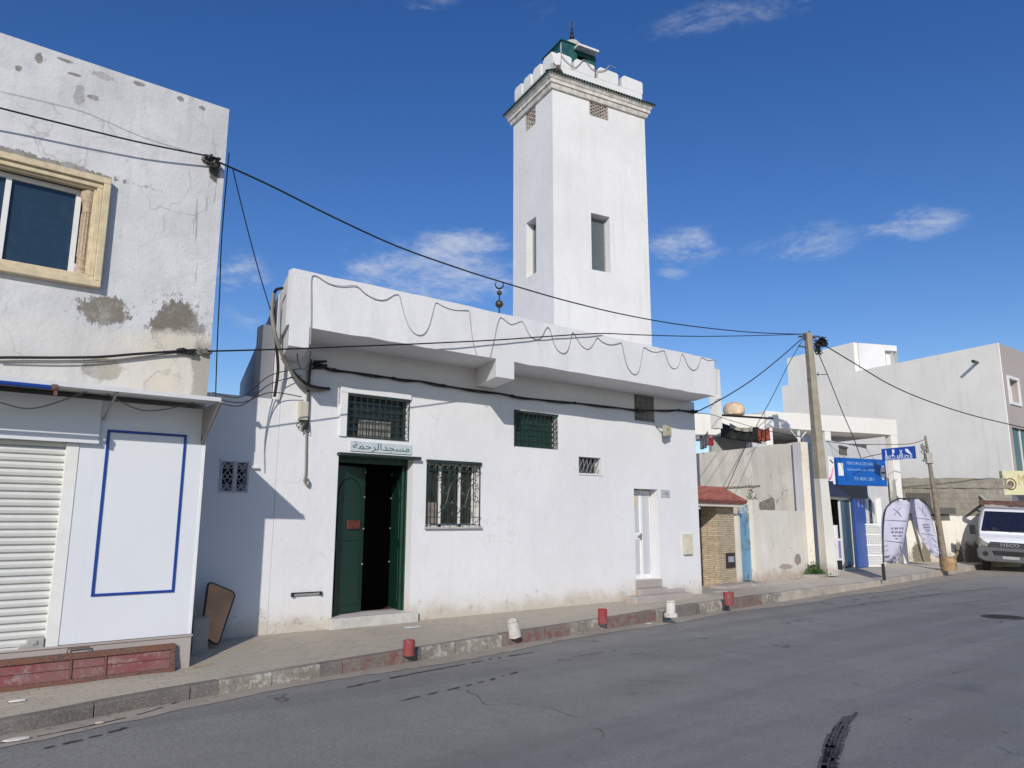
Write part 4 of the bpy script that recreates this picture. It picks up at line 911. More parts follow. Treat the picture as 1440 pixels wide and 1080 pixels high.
# stone clad pillar
def mat_clad():
    t=NT('stone_cladding');b=t.n('ShaderNodeTexBrick');q=t.map(t.pos(),(1,1,1),(math.radians(90),0,0));
    s=t.sep(t.pos());cmb=t.n('ShaderNodeCombineXYZ');t.l(t.math('ADD',s[0],t.math('MULTIPLY',s[1],.8)),cmb.inputs[0]);t.l(t.math('ADD',s[2],t.math('MULTIPLY',t.noise(3.5,4,.7),.09)),cmb.inputs[1])
    t.l(cmb.outputs[0],b.inputs['Vector']);b.inputs['Scale'].default_value=1;b.inputs['Brick Width'].default_value=.19;b.inputs['Row Height'].default_value=.045;b.inputs['Mortar Size'].default_value=.006;b.squash=1.4;b.squash_frequency=3
    b.inputs['Color1'].default_value=(.60,.50,.35,1);b.inputs['Color2'].default_value=(.40,.31,.20,1);b.inputs['Mortar'].default_value=(.16,.11,.07,1);b.inputs['Bias'].default_value=-.1
    cc=t.mix(t.ramp(t.noise(7,5,.7),.35,.65,0,.75),b.outputs['Color'],(.47,.385,.27));return t.fin(cc,.85,0,t.bump(b.outputs['Fac'],.9,-.02))
m_clad=mat_clad()
cp_=thing('stone_pillar',N.P(2.4,0,.12),'pillar clad in yellow split stone with a meter cabinet under the red tiled canopy','pillar')
a=p(1010,770,-.1)[0];b=p(1034,770,-.1)[0];ztp=p(1015,713,-.1)[1]
w=MB(N);w.box(a,b,-.1,.34,-.1,ztp);obj('cladding',w,m_clad,cp_)
w=MB(N);q=p(1020,778,-.1);r2=p(1033,798,-.1);w.box(q[0],r2[0],-.13,-.101,r2[1],q[1]);o=obj('meter_cabinet',w,m_wood_e,cp_)
w=MB(N);w.box(q[0]+.08,r2[0]-.08,-.145,-.131,r2[1]+.14,q[1]-.08);obj('meter_dial',w,simple('blue_grey_meter',(.3,.33,.42),.4),o)
# brown door
bdn=thing('brown_gate',N.P(1,0,.12),'dark brown carved wooden gate beside the mosque corner','gate')
a=p(983,770,.36)[0];b=p(1000,770,.36)[0]
w=MB(N);w.box(a-.4,b+.5,.36,.40,.12,ztp-.05);
for k in range(5):
    x=a+.03+k*(b-a)/5;w.box(x,x+.05,.335,.359,.2,ztp-.1)
w.box(a,b,.33,.359,1.0,1.1);obj('door',w,simple('dark_brown_wood',(.055,.038,.028),.6,var=.35,sc=12),bdn,bevel=.005)
# red tiled canopy
rc=thing('tiled_canopy',N.P(2,0,ztp),'small red tiled canopy over the brown gate and stone pillar','canopy')
a=p(978,705,-.35)[0];b=p(1047,705,-.35)[0];ze=ztp+.10
w=MB(N);w.box(a,b-.05,-.35,.5,ztp+.002,ztp+.12);obj('beam',w,m_nw,rc,bevel=.01)
w=MB(N);nT=22;ang=.55
for k in range(nT):
    x=a+(k+.5)*(b-a)/nT;top=-.38+.62
    w.tube([N.P(x,-.42,ze+.02),N.P(x,.25,ze+.38)],.075*.8,7)
w.face([(a,-.4,ze+.02),(b,-.4,ze+.02),(b,.25,ze+.37),(a,.25,ze+.37)])
obj('roof_tiles',w,simple('red_roof_tile',(.25,.085,.065),.7,var=.35,sc=12),rc,smooth=True)
# blue gate
bg=thing('blue_gate',N.P(4,0,.12),'narrow pale blue metal gate with rust streaks and a lattice top','gate')
a=p(1041,770,.05)[0];b=p(1060,770,.05)[0];zg=p(1050,722,.05)[1];
def mat_bl():
    t=NT('weathered_blue_paint');n=t.noise(1,5,.7,t.map(t.pos(),(6,6,2.2)));cc=t.mix(t.ramp(t.noise(2,4),.3,.7),(.13,.27,.40),(.17,.33,.46));cc=t.mix(t.ramp(n,.58,.64,0,.8),cc,(.10,.075,.06));return t.fin(cc,.55,0,t.bump(n,.2,.01))
w=MB(N);w.box(a,b,.05,.09,.14,zg);w.box(a,b,.035,.05,.95,.99);w.box((a+b)/2-.01,(a+b)/2+.01,.04,.05,.14,zg);obj('door',w,mat_bl(),bg)
w=MB(N)
for k in range(7): x=a+(b-a)*k/6;w.bar(N.P(x,.06,zg),N.P(x,.06,zg+.22),.012);
for k in range(6): x=a+(b-a)*k/6;y=a+(b-a)*(k+1)/6;w.bar(N.P(x,.05,zg),N.P(y,.05,zg+.2),.014);w.bar(N.P(y,.055,zg),N.P(x,.055,zg+.2),.014)
w.bar(N.P(a,.06,zg+.22),N.P(b,.06,zg+.22),.03);obj('lattice',w,simple('pale_blue_iron',(.35,.44,.5),.6),bg)
# doorstep stones
w=MB(N);w.box(.9,2.2,-.5,-.08,.08,.18);w.box(2.3,3.0,-.55,-.1,.08,.16);tag(obj('doorstep',w,m_stone,bevel=.02),'low worn stone doorstep in front of the brown gate','step')
# ================================================================== CREAM HOUSE (side wall) with terrace
K=(20.86,12.16)
S=Fr(K,head=11.3)   # runs back; n points to -x side? we need side facing -u
ch=thing('cream_house',(22,13,0.12),'weathered cream house with an open roof terrace behind the boundary wall','house')
def hex_(t,cc):
    return cc
m_ch=plaster('cream_house_plaster',(.80,.74,.63),z0=-3,var=.16,streak=.06,trowel=1.0,bump=.5,cracks=.6,stc=(.45,.41,.34),patches=[])
w=MB(S);  # s back, n: (-e.y,e.x)=(-.98,.196) => toward -u (viewer side)
w.slab_jit(0,9,-.3,0,-.1,4.05,.3,.012,seed=11);obj('side_wall',w,m_ch,ch)
def spx(x,y): return S.px(x,y,0)
w=MB(S);q0=spx(1070,683);q1=spx(980,683);w.box(q0[0],q1[0],0,.03,q0[1]-.02,q0[1]+.03);obj('ledge',w,simple('stained_ledge',(.42,.34,.26),.9,var=.3),ch)
q0=spx(1089,697);q1=spx(1069,718);w=MB(S);
w.prism([(q0[0],q1[1]-.15),(q0[0],q0[1]-.1),(q0[0]+.25,q0[1]+.05),(q1[0]-.5,q0[1]-.05),(q1[0],q0[1]-.2),(q1[0],q1[1]-.15)],0,.012);obj('cement_patch',w,simple('cement',(.27,.25,.21),.9,var=.2),ch)
Fh2=Fr(K,B=(27.0,13.2))
w=MB(Fh2);s1=Fh2.px(1150,760)[0];w.box(.0,s1,.0,.25,-.1,4.04);
obj('front_wall',w,plaster('grey_street_wall',(.50,.49,.50),z0=.12,var=.2,streak=.45,dh=.5,bump=.4,patches=[(tuple(Fh2.P(.4,0,1.2)),(.2,1,.5),(.3,.28,.33),1.4)]),ch)
# washing and carpets on the roof wall
def cloth(S_,x0,y0,x1,y1,d,mat,label,nm='carpet',cat='carpet',wav=.04,drop=None,seed=1):
    q=random.Random(seed);w=MB(S_);A=S_.px(x0,y0,d);B=S_.px(x1,y0+(drop or 0),d);zb0=S_.px(x0,y1,d)[1];zb1=S_.px(x1,y1+(drop or 0),d)[1];n=14;g_=[]
    for i in range(n+1):
        t=i/n;a=A[0]+(B[0]-A[0])*t;row=[]
        for j in range(7):
            u=j/6;zt_=A[1]+(B[1]-A[1])*t-.10*math.sin(math.pi*t);zb=zb0+(zb1-zb0)*t-.05*math.sin(math.pi*t)
            row.append(w.p(a,d+wav*math.sin(t*17+seed)*u,zt_+(zb-zt_)*u))
        g_.append(row)
    for i in range(n):
        for j in range(6): w.f.append([g_[i][j],g_[i+1][j],g_[i+1][j+1],g_[i][j+1]]);w.m.append(0)
    o=obj(nm,w,mat,None,smooth=True,fix=False);m=o.modifiers.new('s','SOLIDIFY');m.thickness=.015;return tag(o,label,cat)
m_c1=simple('green_black_carpet',(.022,.026,.022),.95,var=.4,sc=5);m_c2=simple('red_patterned_carpet',(.24,.05,.03),.95,var=.8,sc=8);m_c3=simple('grey_blanket',(.10,.095,.12),.95,var=.3,sc=4);m_c4=simple('cream_carpet_band',(.40,.38,.30),.95,var=.3,sc=12)
S2=Fr((21.3,12.6),head=11.3)
cloth(S2,1066,600,1013,621,.25,m_c1,'dark green carpet hung over the roof terrace wall','carpet',seed=2,drop=-6)
cloth(S2,1058,600,1026,607,.30,m_c4,'pale patterned blanket draped over the dark green carpet','blanket','blanket',seed=2,drop=-5)
cloth(S2,1081,600,1065,619,.28,m_c2,'red patterned carpet hanging at the right end of the terrace washing','carpet',seed=4)
cloth(S2,995,606,984,626,.28,m_c3,'grey cloth hanging at the left end of the terrace','blanket','blanket',seed=5,drop=6)
cloth(S2,1003,612,996,625,.22,simple('red_cloth',(.28,.02,.025),.9),'small red cloth hanging on the terrace','blanket','blanket',seed=6)
# terrace slab on posts
P2=(29.7,13.2);P1=(23.6,15.05)
TT=Fr(P1,B=P2);Lt=TT.L
m_tw=plaster('terrace_white',(.76,.735,.68),z0=-3,var=.07,streak=.15,stc=(.45,.42,.36))
w=MB(TT);w.slab_jit(0,Lt,0,.2,4.98,5.58,.4,.01,seed=12);w.box(0,Lt,.2,5.0,4.99,5.15);w.box(0,.2,.2,5.0,4.98,5.57);obj('terrace_roof',w,m_tw,ch)
for s_,wd in ((-.02,.32),(2.72,.3),(Lt-.35,.36)):
    w=MB(TT);w.box(s_+.02,s_+wd,.02,.3,0 if s_>4 else 3.4,4.979);obj('terrace_post',w,m_tw,ch,bevel=.01)
w=MB(TT);w.box(0,Lt-1.6,3.2,3.4,2.5,4.98);w.box(Lt-2.6,Lt-.36,1.2,1.35,2.5,4.70);obj('terrace_wall',w,plaster('terrace_back_wall',(.40,.39,.37),z0=-3,var=.1),ch)
w=MB(TT);w.box(-.5,Lt-.4,.4,3.2,3.3,3.45);w.box(-3,0,2.0,6.0,3.7,3.9);obj('terrace_floor',w,m_tw,ch)
w=MB(TT);q=TT.px(1128,640,0);w.bar(TT.P(q[0],.1,3.4),TT.P(q[0],.1,4.98),.07);w.bar(TT.P(q[0],.1,4.6),TT.P(q[0]-.4,.1,4.97),.03);w.bar(TT.P(q[0],.1,4.6),TT.P(q[0]+.4,.1,4.97),.03);obj('terrace_post',w,m_white,ch)
# left part of the upper storey: slab with washing under it
SL=Fr((20.2,17.4),B=P1)
w=MB(SL);w.box(0,SL.L-.05,.0,.25,4.70,5.45);obj('roof_edge',w,m_tw,ch)
w=MB(SL)
for s_ in (.05,.9): w.box(s_,s_+.22,.0,.2,3.0,6.3 if s_<.1 else 4.9)
obj('terrace_post',w,m_tw,ch)
# satellite dish / water tank on the roof
q=dep(1032,573,24.5);wt=thing('water_tank',q-ZZ*.35,'rusty beige round tank on the cream house roof','water tank')
w=MB();w.lathe(q-ZZ*.28,[(.27,0),(.33,.03),(.36,.18),(.33,.32),(.24,.41),(.1,.46),(.02,.47)],20);obj('tank',w,simple('rusty_beige',(.62,.48,.33),.7,var=.3,sc=6),wt,smooth=True)
w=MB();w.bar(q+Vector((-.9,.2,-.3)),q+Vector((1.5,-.5,-.3)),.06);obj('stand',w,m_black,wt)
w=MB();q=dep(1010,545,22);w.box(q.x-.11,q.x+.11,q.y,q.y+.25,4.4,6.2);tag(obj('chimney_post',w,m_tw),'slim white post rising just right of the mosque roof edge','post')
# ================================================================== SHOP
sp_=thing('blue_shop',Fh2.P(3,0,.12),'small shop with blue front and white upper wall behind the concrete pole','shop')
fp=lambda x,y,d=0:Fh2.px(x,y,d)
sA=fp(1150,700)[0];sB=fp(1250,700)[0]
zS=fp(1200,632)[1]
m_shopw=plaster('shop_white',(.70,.69,.66),z0=.1,var=.06,streak=.15)
da0,da1=fp(1164,700)[0],fp(1200,700)[0];dz=fp(1180,693)[1];xb0,xb1=fp(1202,740)[0],fp(1213,740)[0]
w=MB(Fh2);w.wall(s1+.001,sB,-.1,4.3,0,.25,[(da0,.14,da1,2.45)]);obj('wall',w,m_shopw,sp_)
w=MB(Fh2);w.box(sB-.25,sB,.26,2.4,-.1,4.3);w.box(s1+.6,sB-.26,2.2,2.4,-.1,4.3);w.box(s1+.6,sB-.26,.26,2.19,3.9,4.1);w.box(s1+.6,s1+.8,.26,2.19,-.1,3.89);obj('side_wall',w,m_shopw,sp_)
w=MB(Fh2);w.box(da0-.3,da1+1.4,-.06,-.001,2.46,2.95);obj('header',w,simple('navy_header',(.012,.018,.075),.5,var=.3),sp_)
w=MB(Fh2);w.box(xb0-.1,xb1+.3,-.05,-.001,.12,2.9);o=obj('blue_panel',w,simple('shop_blue',(.008,.07,.34),.4,var=.1),sp_)
w=MB(Fh2)
for k in range(3): x=fp(1206+5*k,700,-.05)[0];w.box(x,x+.10,-.056,-.051,2.15,2.45)
obj('print',w,simple('pale_blue_print',(.25,.33,.55),.5),o)
w=MB(Fh2);w.box(da0,da0+.07,.1,.16,.14,2.45);w.box(da1-.07,da1,.1,.16,.14,2.45);x=(da0*.45+da1*.55);w.box(x,x+.06,.1,.16,.14,2.45);w.box(da0,da1,.1,.16,2.38,2.45);o=obj('door_frame',w,m_alu,sp_)
w=MB(Fh2);w.box(x+.06,da1-.07,.12,.13,.2,2.38);obj('glass_door',w,glass('shop_glass',(.05,.10,.14),.1),sp_)
w=MB(Fh2);q=fp(1179,631);r2=fp(1191,640)
for k in range(4):
    x=q[0]+k*(r2[0]-q[0])/4;w.box(x+.03,x+.10,-.04,-.001,r2[1]-.02,q[1]+.05);w.box(x,x+.2,-.05,-.001,q[1]+.05,q[1]+.12)
obj('vent_block',w,simple('dark_vent',(.10,.09,.07),.9),sp_)
# blue sign board
_s0=fp(1176,643,-.15)
Sf=Fr(tuple(Fh2.P(_s0[0],-.15,0)[:2]),head=104)
q=Sf.px(1176,643);r2=Sf.px(1248,682);zt1=q[1];zb1=Sf.px(1178,682)[1]
sg=thing('shop_sign',Sf.P(q[0],0,zb1),'large blue sign board with white lettering above the shop door','sign')
w=MB(Sf);w.box(q[0],r2[0],0,.10,zb1,zt1);obj('board',w,simple('sign_blue',(.004,.095,.40),.35,var=.12,sc=2),sg,bevel=.01)
w=MB();L=r2[0]-q[0];m_sw=simple('sign_white',(.62,.68,.78),.5);Hs=zt1-zb1
w.text('PEINTURE & DECORATION',Sf,q[0]+.2*L,q[0]+.86*L,zt1-.19*Hs,-.003,.11*Hs)
w.text('Quincaillerie - Outils',Sf,q[0]+.2*L,q[0]+.8*L,zt1-.42*Hs,-.003,.10*Hs)
w.text('73 000 281',Sf,q[0]+.32*L,q[0]+.72*L,zt1-.75*Hs,-.003,.12*Hs);obj('lettering',w,simple('faded_white_lettering',(.30,.45,.68),.5),sg,fix=False)
w=MB(Sf);w.box(q[0]+.02*L,q[0]+.12*L,-.006,-.0005,zt1-.66*Hs,zt1-.2*Hs);obj('white_panel',w,m_white,sg)
lc_=(q[0]+.925*L,zt1-.5*Hs);EL=lambda r,r2,n=22:[(lc_[0]+r*math.cos(k*2*math.pi/n),lc_[1]+r2*math.sin(k*2*math.pi/n)) for k in range(n)]
w=MB(Sf);w.prism(EL(.11,.24),-.008,-.0005);obj('round_logo',w,m_white,sg)
w=MB(Sf);w.prism([(lc_[0]-.09,lc_[1]-.03),(lc_[0]+.09,lc_[1]-.03),(lc_[0]+.09,lc_[1]+.03),(lc_[0]-.09,lc_[1]+.03)],-.014,-.0085);w.mi=1;w.tube([Sf.P(a,-.006,b) for a,b in [(lc_[0]+.125*math.cos(t),lc_[1]+.25*math.sin(t)) for t in [-1.2+k*.24 for k in range(11)]]],.018,4);obj('logo_print',w,[m_iron,simple('logo_red',(.5,.03,.05),.5)],sg)
# white logo panel left of the blue board
q=Sf.px(1150,641);r2=Sf.px(1175.5,681);
lp_=thing('logo_board',Sf.P(q[0],0,r2[1]),'square white board with a pink and grey swoosh left of the blue sign','sign')
w=MB(Sf);w.box(q[0],r2[0],0.005,.10,r2[1],q[1]+.0);obj('board',w,m_white,lp_,bevel=.008)
w=MB(Sf);x0,x1=q[0],r2[0];zz0,zz1=r2[1],q[1];g2=lambda a,b:Sf.P(x0+a*(x1-x0),-.001,zz0+b*(zz1-zz0))
w.tube(cat_curve([g2(.5,.16),g2(.68,.22),g2(.8,.38),g2(.88,.6)],5),[.035]*6+[.03]*5+[.02]*5,5);o=obj('swoosh',w,simple('pink_print',(.55,.12,.25),.5),lp_)
w=MB(Sf);w.bar(g2(.72,.88),g2(.9,.76),.05,.02);obj('grey_stroke',w,m_iron,lp_)
# hanging blue sign on a cable
B1=dep(1240,632,24);B2=dep(1289,648,24)
hs=thing('hanging_sign',dep(1264,650,24),'small blue sign with white tool pictures hung between the poles','sign')
Hf=Fr(tuple(dep(1240,640,24.3)[:2]),B=tuple(dep(1288,640,23.7)[:2]))
zt1=dep(1240,631,24.2).z;zt2=dep(1288,627.5,23.8).z;zb1=dep(1240,647.5,24.2).z;zb2=dep(1288,645,23.8).z
w=MB(Hf);w.prism([(0,zb1),(Hf.L,zb2),(Hf.L,zt2),(0,zt1)],0,.03);obj('board',w,simple('hanging_sign_blue',(.006,.045,.28),.35,var=.1),hs)
L=Hf.L;zl=lambda a,b:(a*L,(zb1+(zb2-zb1)*a)+((zt1-zb1))*b)
w=MB(Hf);D1=-.006
for pl_ in ([(.11,.85),(.145,.85),(.15,.35),(.12,.35)],[(.31,.88),(.38,.88),(.39,.62),(.35,.55),(.345,.32),(.31,.32),(.325,.55)],[(.52,.34),(.60,.80),(.62,.78),(.54,.34)],[(.61,.34),(.53,.80),(.545,.82),(.63,.36)],[(.70,.86),(.78,.84),(.88,.40),(.855,.36),(.72,.62)]):
    w.prism([zl(*x) for x in pl_],D1,-.001)
obj('tool_pictures',w,m_sw,hs)
w=MB();w.text('BRICO APPLIQUE',Hf,.1*L,.9*L,zl(.5,.16)[1],-.006,.17);obj('lettering',w,m_sw,hs,fix=False)
c([dep(1213,644,23.6),dep(1225,641,24),dep(1240,638,24.2)],.012,'cable',m_black,'short arm wire holding the left end of the hanging blue sign')
# appliances and white racks in front of shop
m_app=simple('appliance_white',(.70,.69,.70),.4,var=.06)
P=pav(1177,803)
ap=thing('paint_bucket_stack',P,'white box with red and blue stickers on a black stand at the shop door','box')
F3=Fr((P.x-.35,P.y),head=100)
w=MB(F3);w.box(0,.62,0,.4,.42,1.12);obj('box',w,m_app,ap,bevel=.02)
w=MB(F3);w.lathe(F3.P(.2,-.005,.92),[(.09,0),(.09,.006)],14,ax=-F3.n);w.mi=1;w.lathe(F3.P(.2,-.005,.6),[(.06,0),(.06,.006)],14,ax=-F3.n);w.mi=2;w.box(.42,.54,-.006,-.001,.5,1.05);obj('stickers',w,[simple('sticker_red',(.5,.05,.06),.5),simple('sticker_teal',(.05,.25,.28),.5),simple('sticker_violet',(.25,.2,.4),.5)],ap)
w=MB(F3);w.box(.03,.58,.03,.38,.12,.40);obj('stand',w,m_black,ap)
for k,(s_,hh) in enumerate(((.12,.5),(.42,.42))):
    w=MB();w.lathe(F3.P(s_+.05,.2,1.121),[(.14,0),(.15,.02),(.15,hh-.05),(.16,hh-.04),(.16,hh),(.02,hh)],16);o=tag(obj('paint_bucket',w,m_app,smooth=True),['taller white lidded bucket on top of the stickered box','shorter white lidded bucket on top of the stickered box'][k],'bucket','buckets on the stickered box')
    w=MB();w.lathe(F3.P(s_+.05,.2,1.121),[(.06,hh+.001),(.065,hh+.05),(.02,hh+.06)],10);obj('lid_knob',w,m_black,o)
P=pav(1225,797);Fk=Fr(tuple(pav(1210,797)[:2]),B=tuple((pav(1210,797)+R0*.95)[:2]))
rk=thing('wire_rack',Fk.P(.4,0,.12),'tall stack of white wire trays standing outside the shop','rack')
w=MB(Fk);hh=1.42
for k in range(17):
    z=.14+k*hh/16;wd=.012 if k%4 else .05
    w.bar(Fk.P(0,0,z),Fk.P(.86,0,z),.018,wd);w.bar(Fk.P(0,.5,z),Fk.P(.86,.5,z),.018,wd);w.bar(Fk.P(0,0,z),Fk.P(0,.5,z),.018,wd)
    w.bar(Fk.P(.86,0,z),Fk.P(.86,.5,z),.018,wd)
for k in range(15): x=.86*k/14;w.bar(Fk.P(x,0,.14),Fk.P(x,0,.14+hh),.012);w.bar(Fk.P(x,.5,.14),Fk.P(x,.5,.14+hh),.012)
obj('wire_frame',w,m_white,rk)
w=MB(Fk);w.box(.02,.84,.03,.47,.16,1.5);obj('packed_trays',w,simple('cream_plastic',(.60,.60,.56),.5,var=.1,sc=20),rk)
# dark tools above the rack
w=MB(Fk);q=random.Random(9)
for k in range(11):
    x=.02+k*.078;zt_=2.3+.25*q.random();w.bar(Fk.P(x,.55,1.55),Fk.P(x+q.uniform(-.06,.06),.6,zt_),.04)
w.box(0,.86,.60,.64,1.57,1.62);w.box(0,.86,.60,.64,2.05,2.1)
tag(obj('tool_display',w,simple('dark_tools',(.045,.065,.075),.5,var=.7,sc=6)),'row of dark long handled tools standing above the white wire rack','tools')
w=MB(Fk);w.prism([(-.05,1.9),(.25,2.55),(.85,2.2),(1.5,2.55),(1.5,.1),(.95,.1),(.95,1.8)],1.2,1.35);
tag(obj('stair_wall',w,m_shopw),'stepped white garden wall behind the wire rack','wall')
# ================================================================== BIG WHITE BUILDING
Kb=(35.65,11.3);B=Fr(Kb,head=11.3);B.n=-B.n  # d now inwards (towards +u)
bb=thing('white_building',(38,15,0.1),'tall plain white building with a rooftop stair room and grey street front','building')
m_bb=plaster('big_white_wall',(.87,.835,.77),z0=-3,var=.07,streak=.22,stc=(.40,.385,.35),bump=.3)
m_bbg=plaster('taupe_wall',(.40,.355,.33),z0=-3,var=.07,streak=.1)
w=MB(B);w.box(-.012,12,0,.06,-.1,9.24);w.box(7.1,11.5,0.0,.3,9.241,10.78);w.box(.4,12,.061,.3,-.1,9.23);obj('side_wall',w,m_bb,bb)
BF=Fr(Kb,head=91)
wn=[BF.px(x,y)for x,y in ((1417,532),(1434,568))]
w=MB(BF);q=BF.px(1421,597);qz=BF.px(1421,668);sg0=q[0]
hw=(wn[0][0],wn[1][1],wn[1][0],wn[0][1]);hg=(q[0]+.12,3.2,q[0]+3.6,q[1]-.1)
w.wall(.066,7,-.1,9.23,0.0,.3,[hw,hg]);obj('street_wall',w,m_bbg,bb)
w=MB(BF);mould(w,hw[0]-.12,hw[1]-.12,hw[2]+.12,hw[3]+.12,.12,-.06,-.001);o=obj('window_surround',w,m_white,bb)
w=MB(BF);w.box(hw[0],hw[2],.25,.27,hw[1],hw[3]);obj('window',w,m_white,bb)
w=MB(BF);w.box(hg[0],hg[2],.15,.17,hg[1],hg[3]);o=obj('glazing',w,glass('teal_glazing',(.03,.09,.10),.05),bb)
w=MB(BF)
for k in range(4): x=hg[0]+k*(hg[2]-hg[0])/3;w.box(x-.03,x+.03,.1,.149,hg[1],hg[3])
obj('frame',w,m_alu,o)
# stair room + roof
SR=Fr(tuple(B.P(7.1,0,0)[:2]),B=(39.3,17.3))
q=SR.px(1244,500);r2=SR.px(1263,515);hd2=(SR.px(1245,500)[0],SR.px(1245,513)[1]-.1,SR.px(1262,500)[0],SR.px(1250,493)[1])
w=MB(SR);w.wall(.31,SR.L,8.0,10.77,0,.25,[hd2]);w.box(SR.L,SR.L+.6,.5,.9,8.5,10.3);w.mi=1;w.box(.8,SR.L-.26,.9,.95,8.0,10.4);w.mi=0;w.box(.9,SR.L-.26,.26,3,10.45,10.7);w.box(SR.L-.25,SR.L,.26,3,8,10.76);obj('stair_room',w,[m_min,m_dark],bb)  # dark sheet added behind the opening paints the shade inside
w=MB(B);w.box(1.7,11.69,.301,6.69,8.6,8.8);w.box(11.7,12,.301,7,-.1,9.2);w.box(1.7,11.69,6.7,7,-.1,9.2);obj('roof',w,m_bb,bb)
w=MB(B);qq=B.px(1374,510);w.tube([B.P(qq[0],0.05,qq[1]),B.P(qq[0]-.15,-.55,qq[1]-.02)],.07,10);tag(obj('drain_spout',w,m_iron),'dark pipe spout sticking out of the tall white wall','spout')
# block wall in front
BW=Fr((30.3,14.25),B=(34.4,11.0))
bw=thing('block_wall',BW.P(2,0,.1),'rough grey block wall with white painted lower half beside the van','wall')
def mat_block():
    t=NT('rough_blockwork');n=t.noise(3,6,.7);cc=t.mix(t.ramp(n,.3,.7),(.20,.18,.145),(.29,.265,.22));cc=t.mix(t.ramp(t.noise(1.6,5,.7),.62,.66,0,.8),cc,(.52,.49,.46))
    z=t.sep(t.pos())[2];b=t.math('SINE',t.math('MULTIPLY',z,2*math.pi/.21));cc=t.mix(t.ramp(b,.85,1,0,.45),cc,(.12,.11,.09))
    s=t.noise(1,4,.6,t.map(t.pos(),(4,4,.5)));cc=t.mix(t.ramp(s,.5,.7,0,.4),cc,(.13,.12,.10));return t.fin(cc,.95,0,t.bump(n,.7,.03))
w=MB(BW);w.slab_jit(-.9,5.2,.02,.25,1.87,3.38,.22,.03,seed=21);w.slab_jit(-.9,5.2,-.03,.27,2.98,3.12,.3,.02,seed=22);obj('blockwork',w,mat_block(),bw)
w=MB(BW);w.slab_jit(-3.2,5.2,0,.27,-.1,1.88,.25,.012,seed=23)
stp=[]
for k,(x,y) in enumerate(((1290,786),(1303,786),(1362,770),(1348,780),(1372,776))):
    qx=BW.px(x,y);stp.append((tuple(BW.P(qx[0],0,.35)),(.16,.3,.5),(.20,.18,.13),1.3))
obj('painted_wall',w,plaster('painted_wall_base',(.76,.72,.63),z0=.1,dh=.7,damt=.75,dirt=(.38,.33,.26),var=.1,streak=.35,patches=stp),bw)
# railing on the wall near the banners
w=MB(BW);q=BW.px(1275,697,-.4);r2=BW.px(1307,697,-.4)
for k in range(13): x=q[0]+(r2[0]-q[0])*k/12;w.bar(BW.P(x,-.4,2.2),BW.P(x,-.4,2.75),.04)
w.bar(BW.P(q[0],-.4,2.75),BW.P(r2[0],-.4,2.75),.05);w.bar(BW.P(q[0],-.4,2.2),BW.P(r2[0],-.4,2.2),.05);w.box(q[0],r2[0]+.9,-.55,-.02,1.95,2.2)
tag(obj('railing',w,simple('dark_railing',(.09,.085,.075),.7)),'short dark baluster railing on the wall behind the feather banners','railing')
w=MB(BW);q=BW.px(1280,735,-.1);w.tube([BW.P(q[0]+.1,-.1,1.85),BW.P(q[0]+.42,-.1,.12)],.035,8);tag(obj('drain_pipe',w,m_cab),'thin grey pipe running down the white wall between the banners','pipe')
# restaurant sign
YS=Fr(tuple(dep(1411,680,30)[:2]),B=tuple((dep(1411,680,30)+R0*2.4)[:2]))
zt1=dep(1411,662,30).z;zb1=dep(1411,696,30).z
ys=thing('yellow_sign',YS.P(1,0,zb1),'pale yellow sign board with a round brown emblem above the van','sign')
w=MB(YS);w.box(0,2.4,0,.2,zb1,zt1);obj('board',w,simple('pale_yellow',(.58,.55,.33),.5,var=.06),ys,bevel=.015)
cc_=YS.P(.28,-.002,(zt1+zb1)/2-.05);w=MB();nn_=-YS.n
for r0,r1 in ((.24,.20),(.13,.10)): 
    w.tube([cc_+nn_*.004+(YS.e*math.cos(t)+ZZ*math.sin(t))*(r0+r1)/2 for t in [k*math.pi/12 for k in range(24)]],.022,5,True)
w.lathe(cc_,[(.11,0),(.11,.01)],16,ax=nn_);w.bar(cc_+nn_*.012-YS.e*.09,cc_+nn_*.012+YS.e*.09,.03);obj('emblem',w,simple('brown_print',(.16,.10,.08),.5),ys)
w=MB();w.text('M',YS,.62,.86,(zt1+zb1)/2+.12,-.006,.42);obj('lettering',w,simple('ochre_print',(.45,.32,.12),.5),ys,fix=False)
# ================================================================== POLES
pb_=Vector((21.2,11.72,.10));pt=dep(1136,468,pb_.dot(Fh))
up_=thing('utility_pole',pb_,'tall grey concrete utility pole with a white painted foot carrying many cables','utility pole')
def tap(A,Bv,w0,w1,ang=0):
    mb=MB();t=(Bv-A);e=Vector((math.cos(ang),math.sin(ang),0));n=Vector((-e.y,e.x,0));i=[]
    for P,wd in ((A,w0),(Bv,w1)):
        for a,b in ((-1,-1),(1,-1),(1,1),(-1,1)): mb.v.append(P+e*a*wd/2+n*b*wd/2)
    for k in [(0,1,5,4),(1,2,6,5),(2,3,7,6),(3,0,4,7),(4,5,6,7),(3,2,1,0)]: mb.f.append(list(k));mb.m.append(0)
    return mb
ang=-yaw+.25
pm=pb_.lerp(pt,.385)
m_pole=simple('pole_concrete',(.30,.265,.20),.85,var=.15,sc=3,bump=.3)
obj('shaft',tap(pm,pt,.265,.18,ang),m_pole,up_,bevel=.02);obj('painted_foot',tap(pb_,pm,.36,.29,ang),plaster('pole_foot_paint',(.62,.60,.55),z0=.1,dh=.4,damt=.7,var=.1,streak=.2),up_,bevel=.02)
w=MB();
for k in range(5):
    z=.5+.1*k;P=pb_.lerp(pt,z);w.bar(P-R0*.13,P+R0*.13,.10 if k%2 else .06,.03)
obj('bands',w,simple('steel_band',(.12,.11,.10),.6,.3),up_)
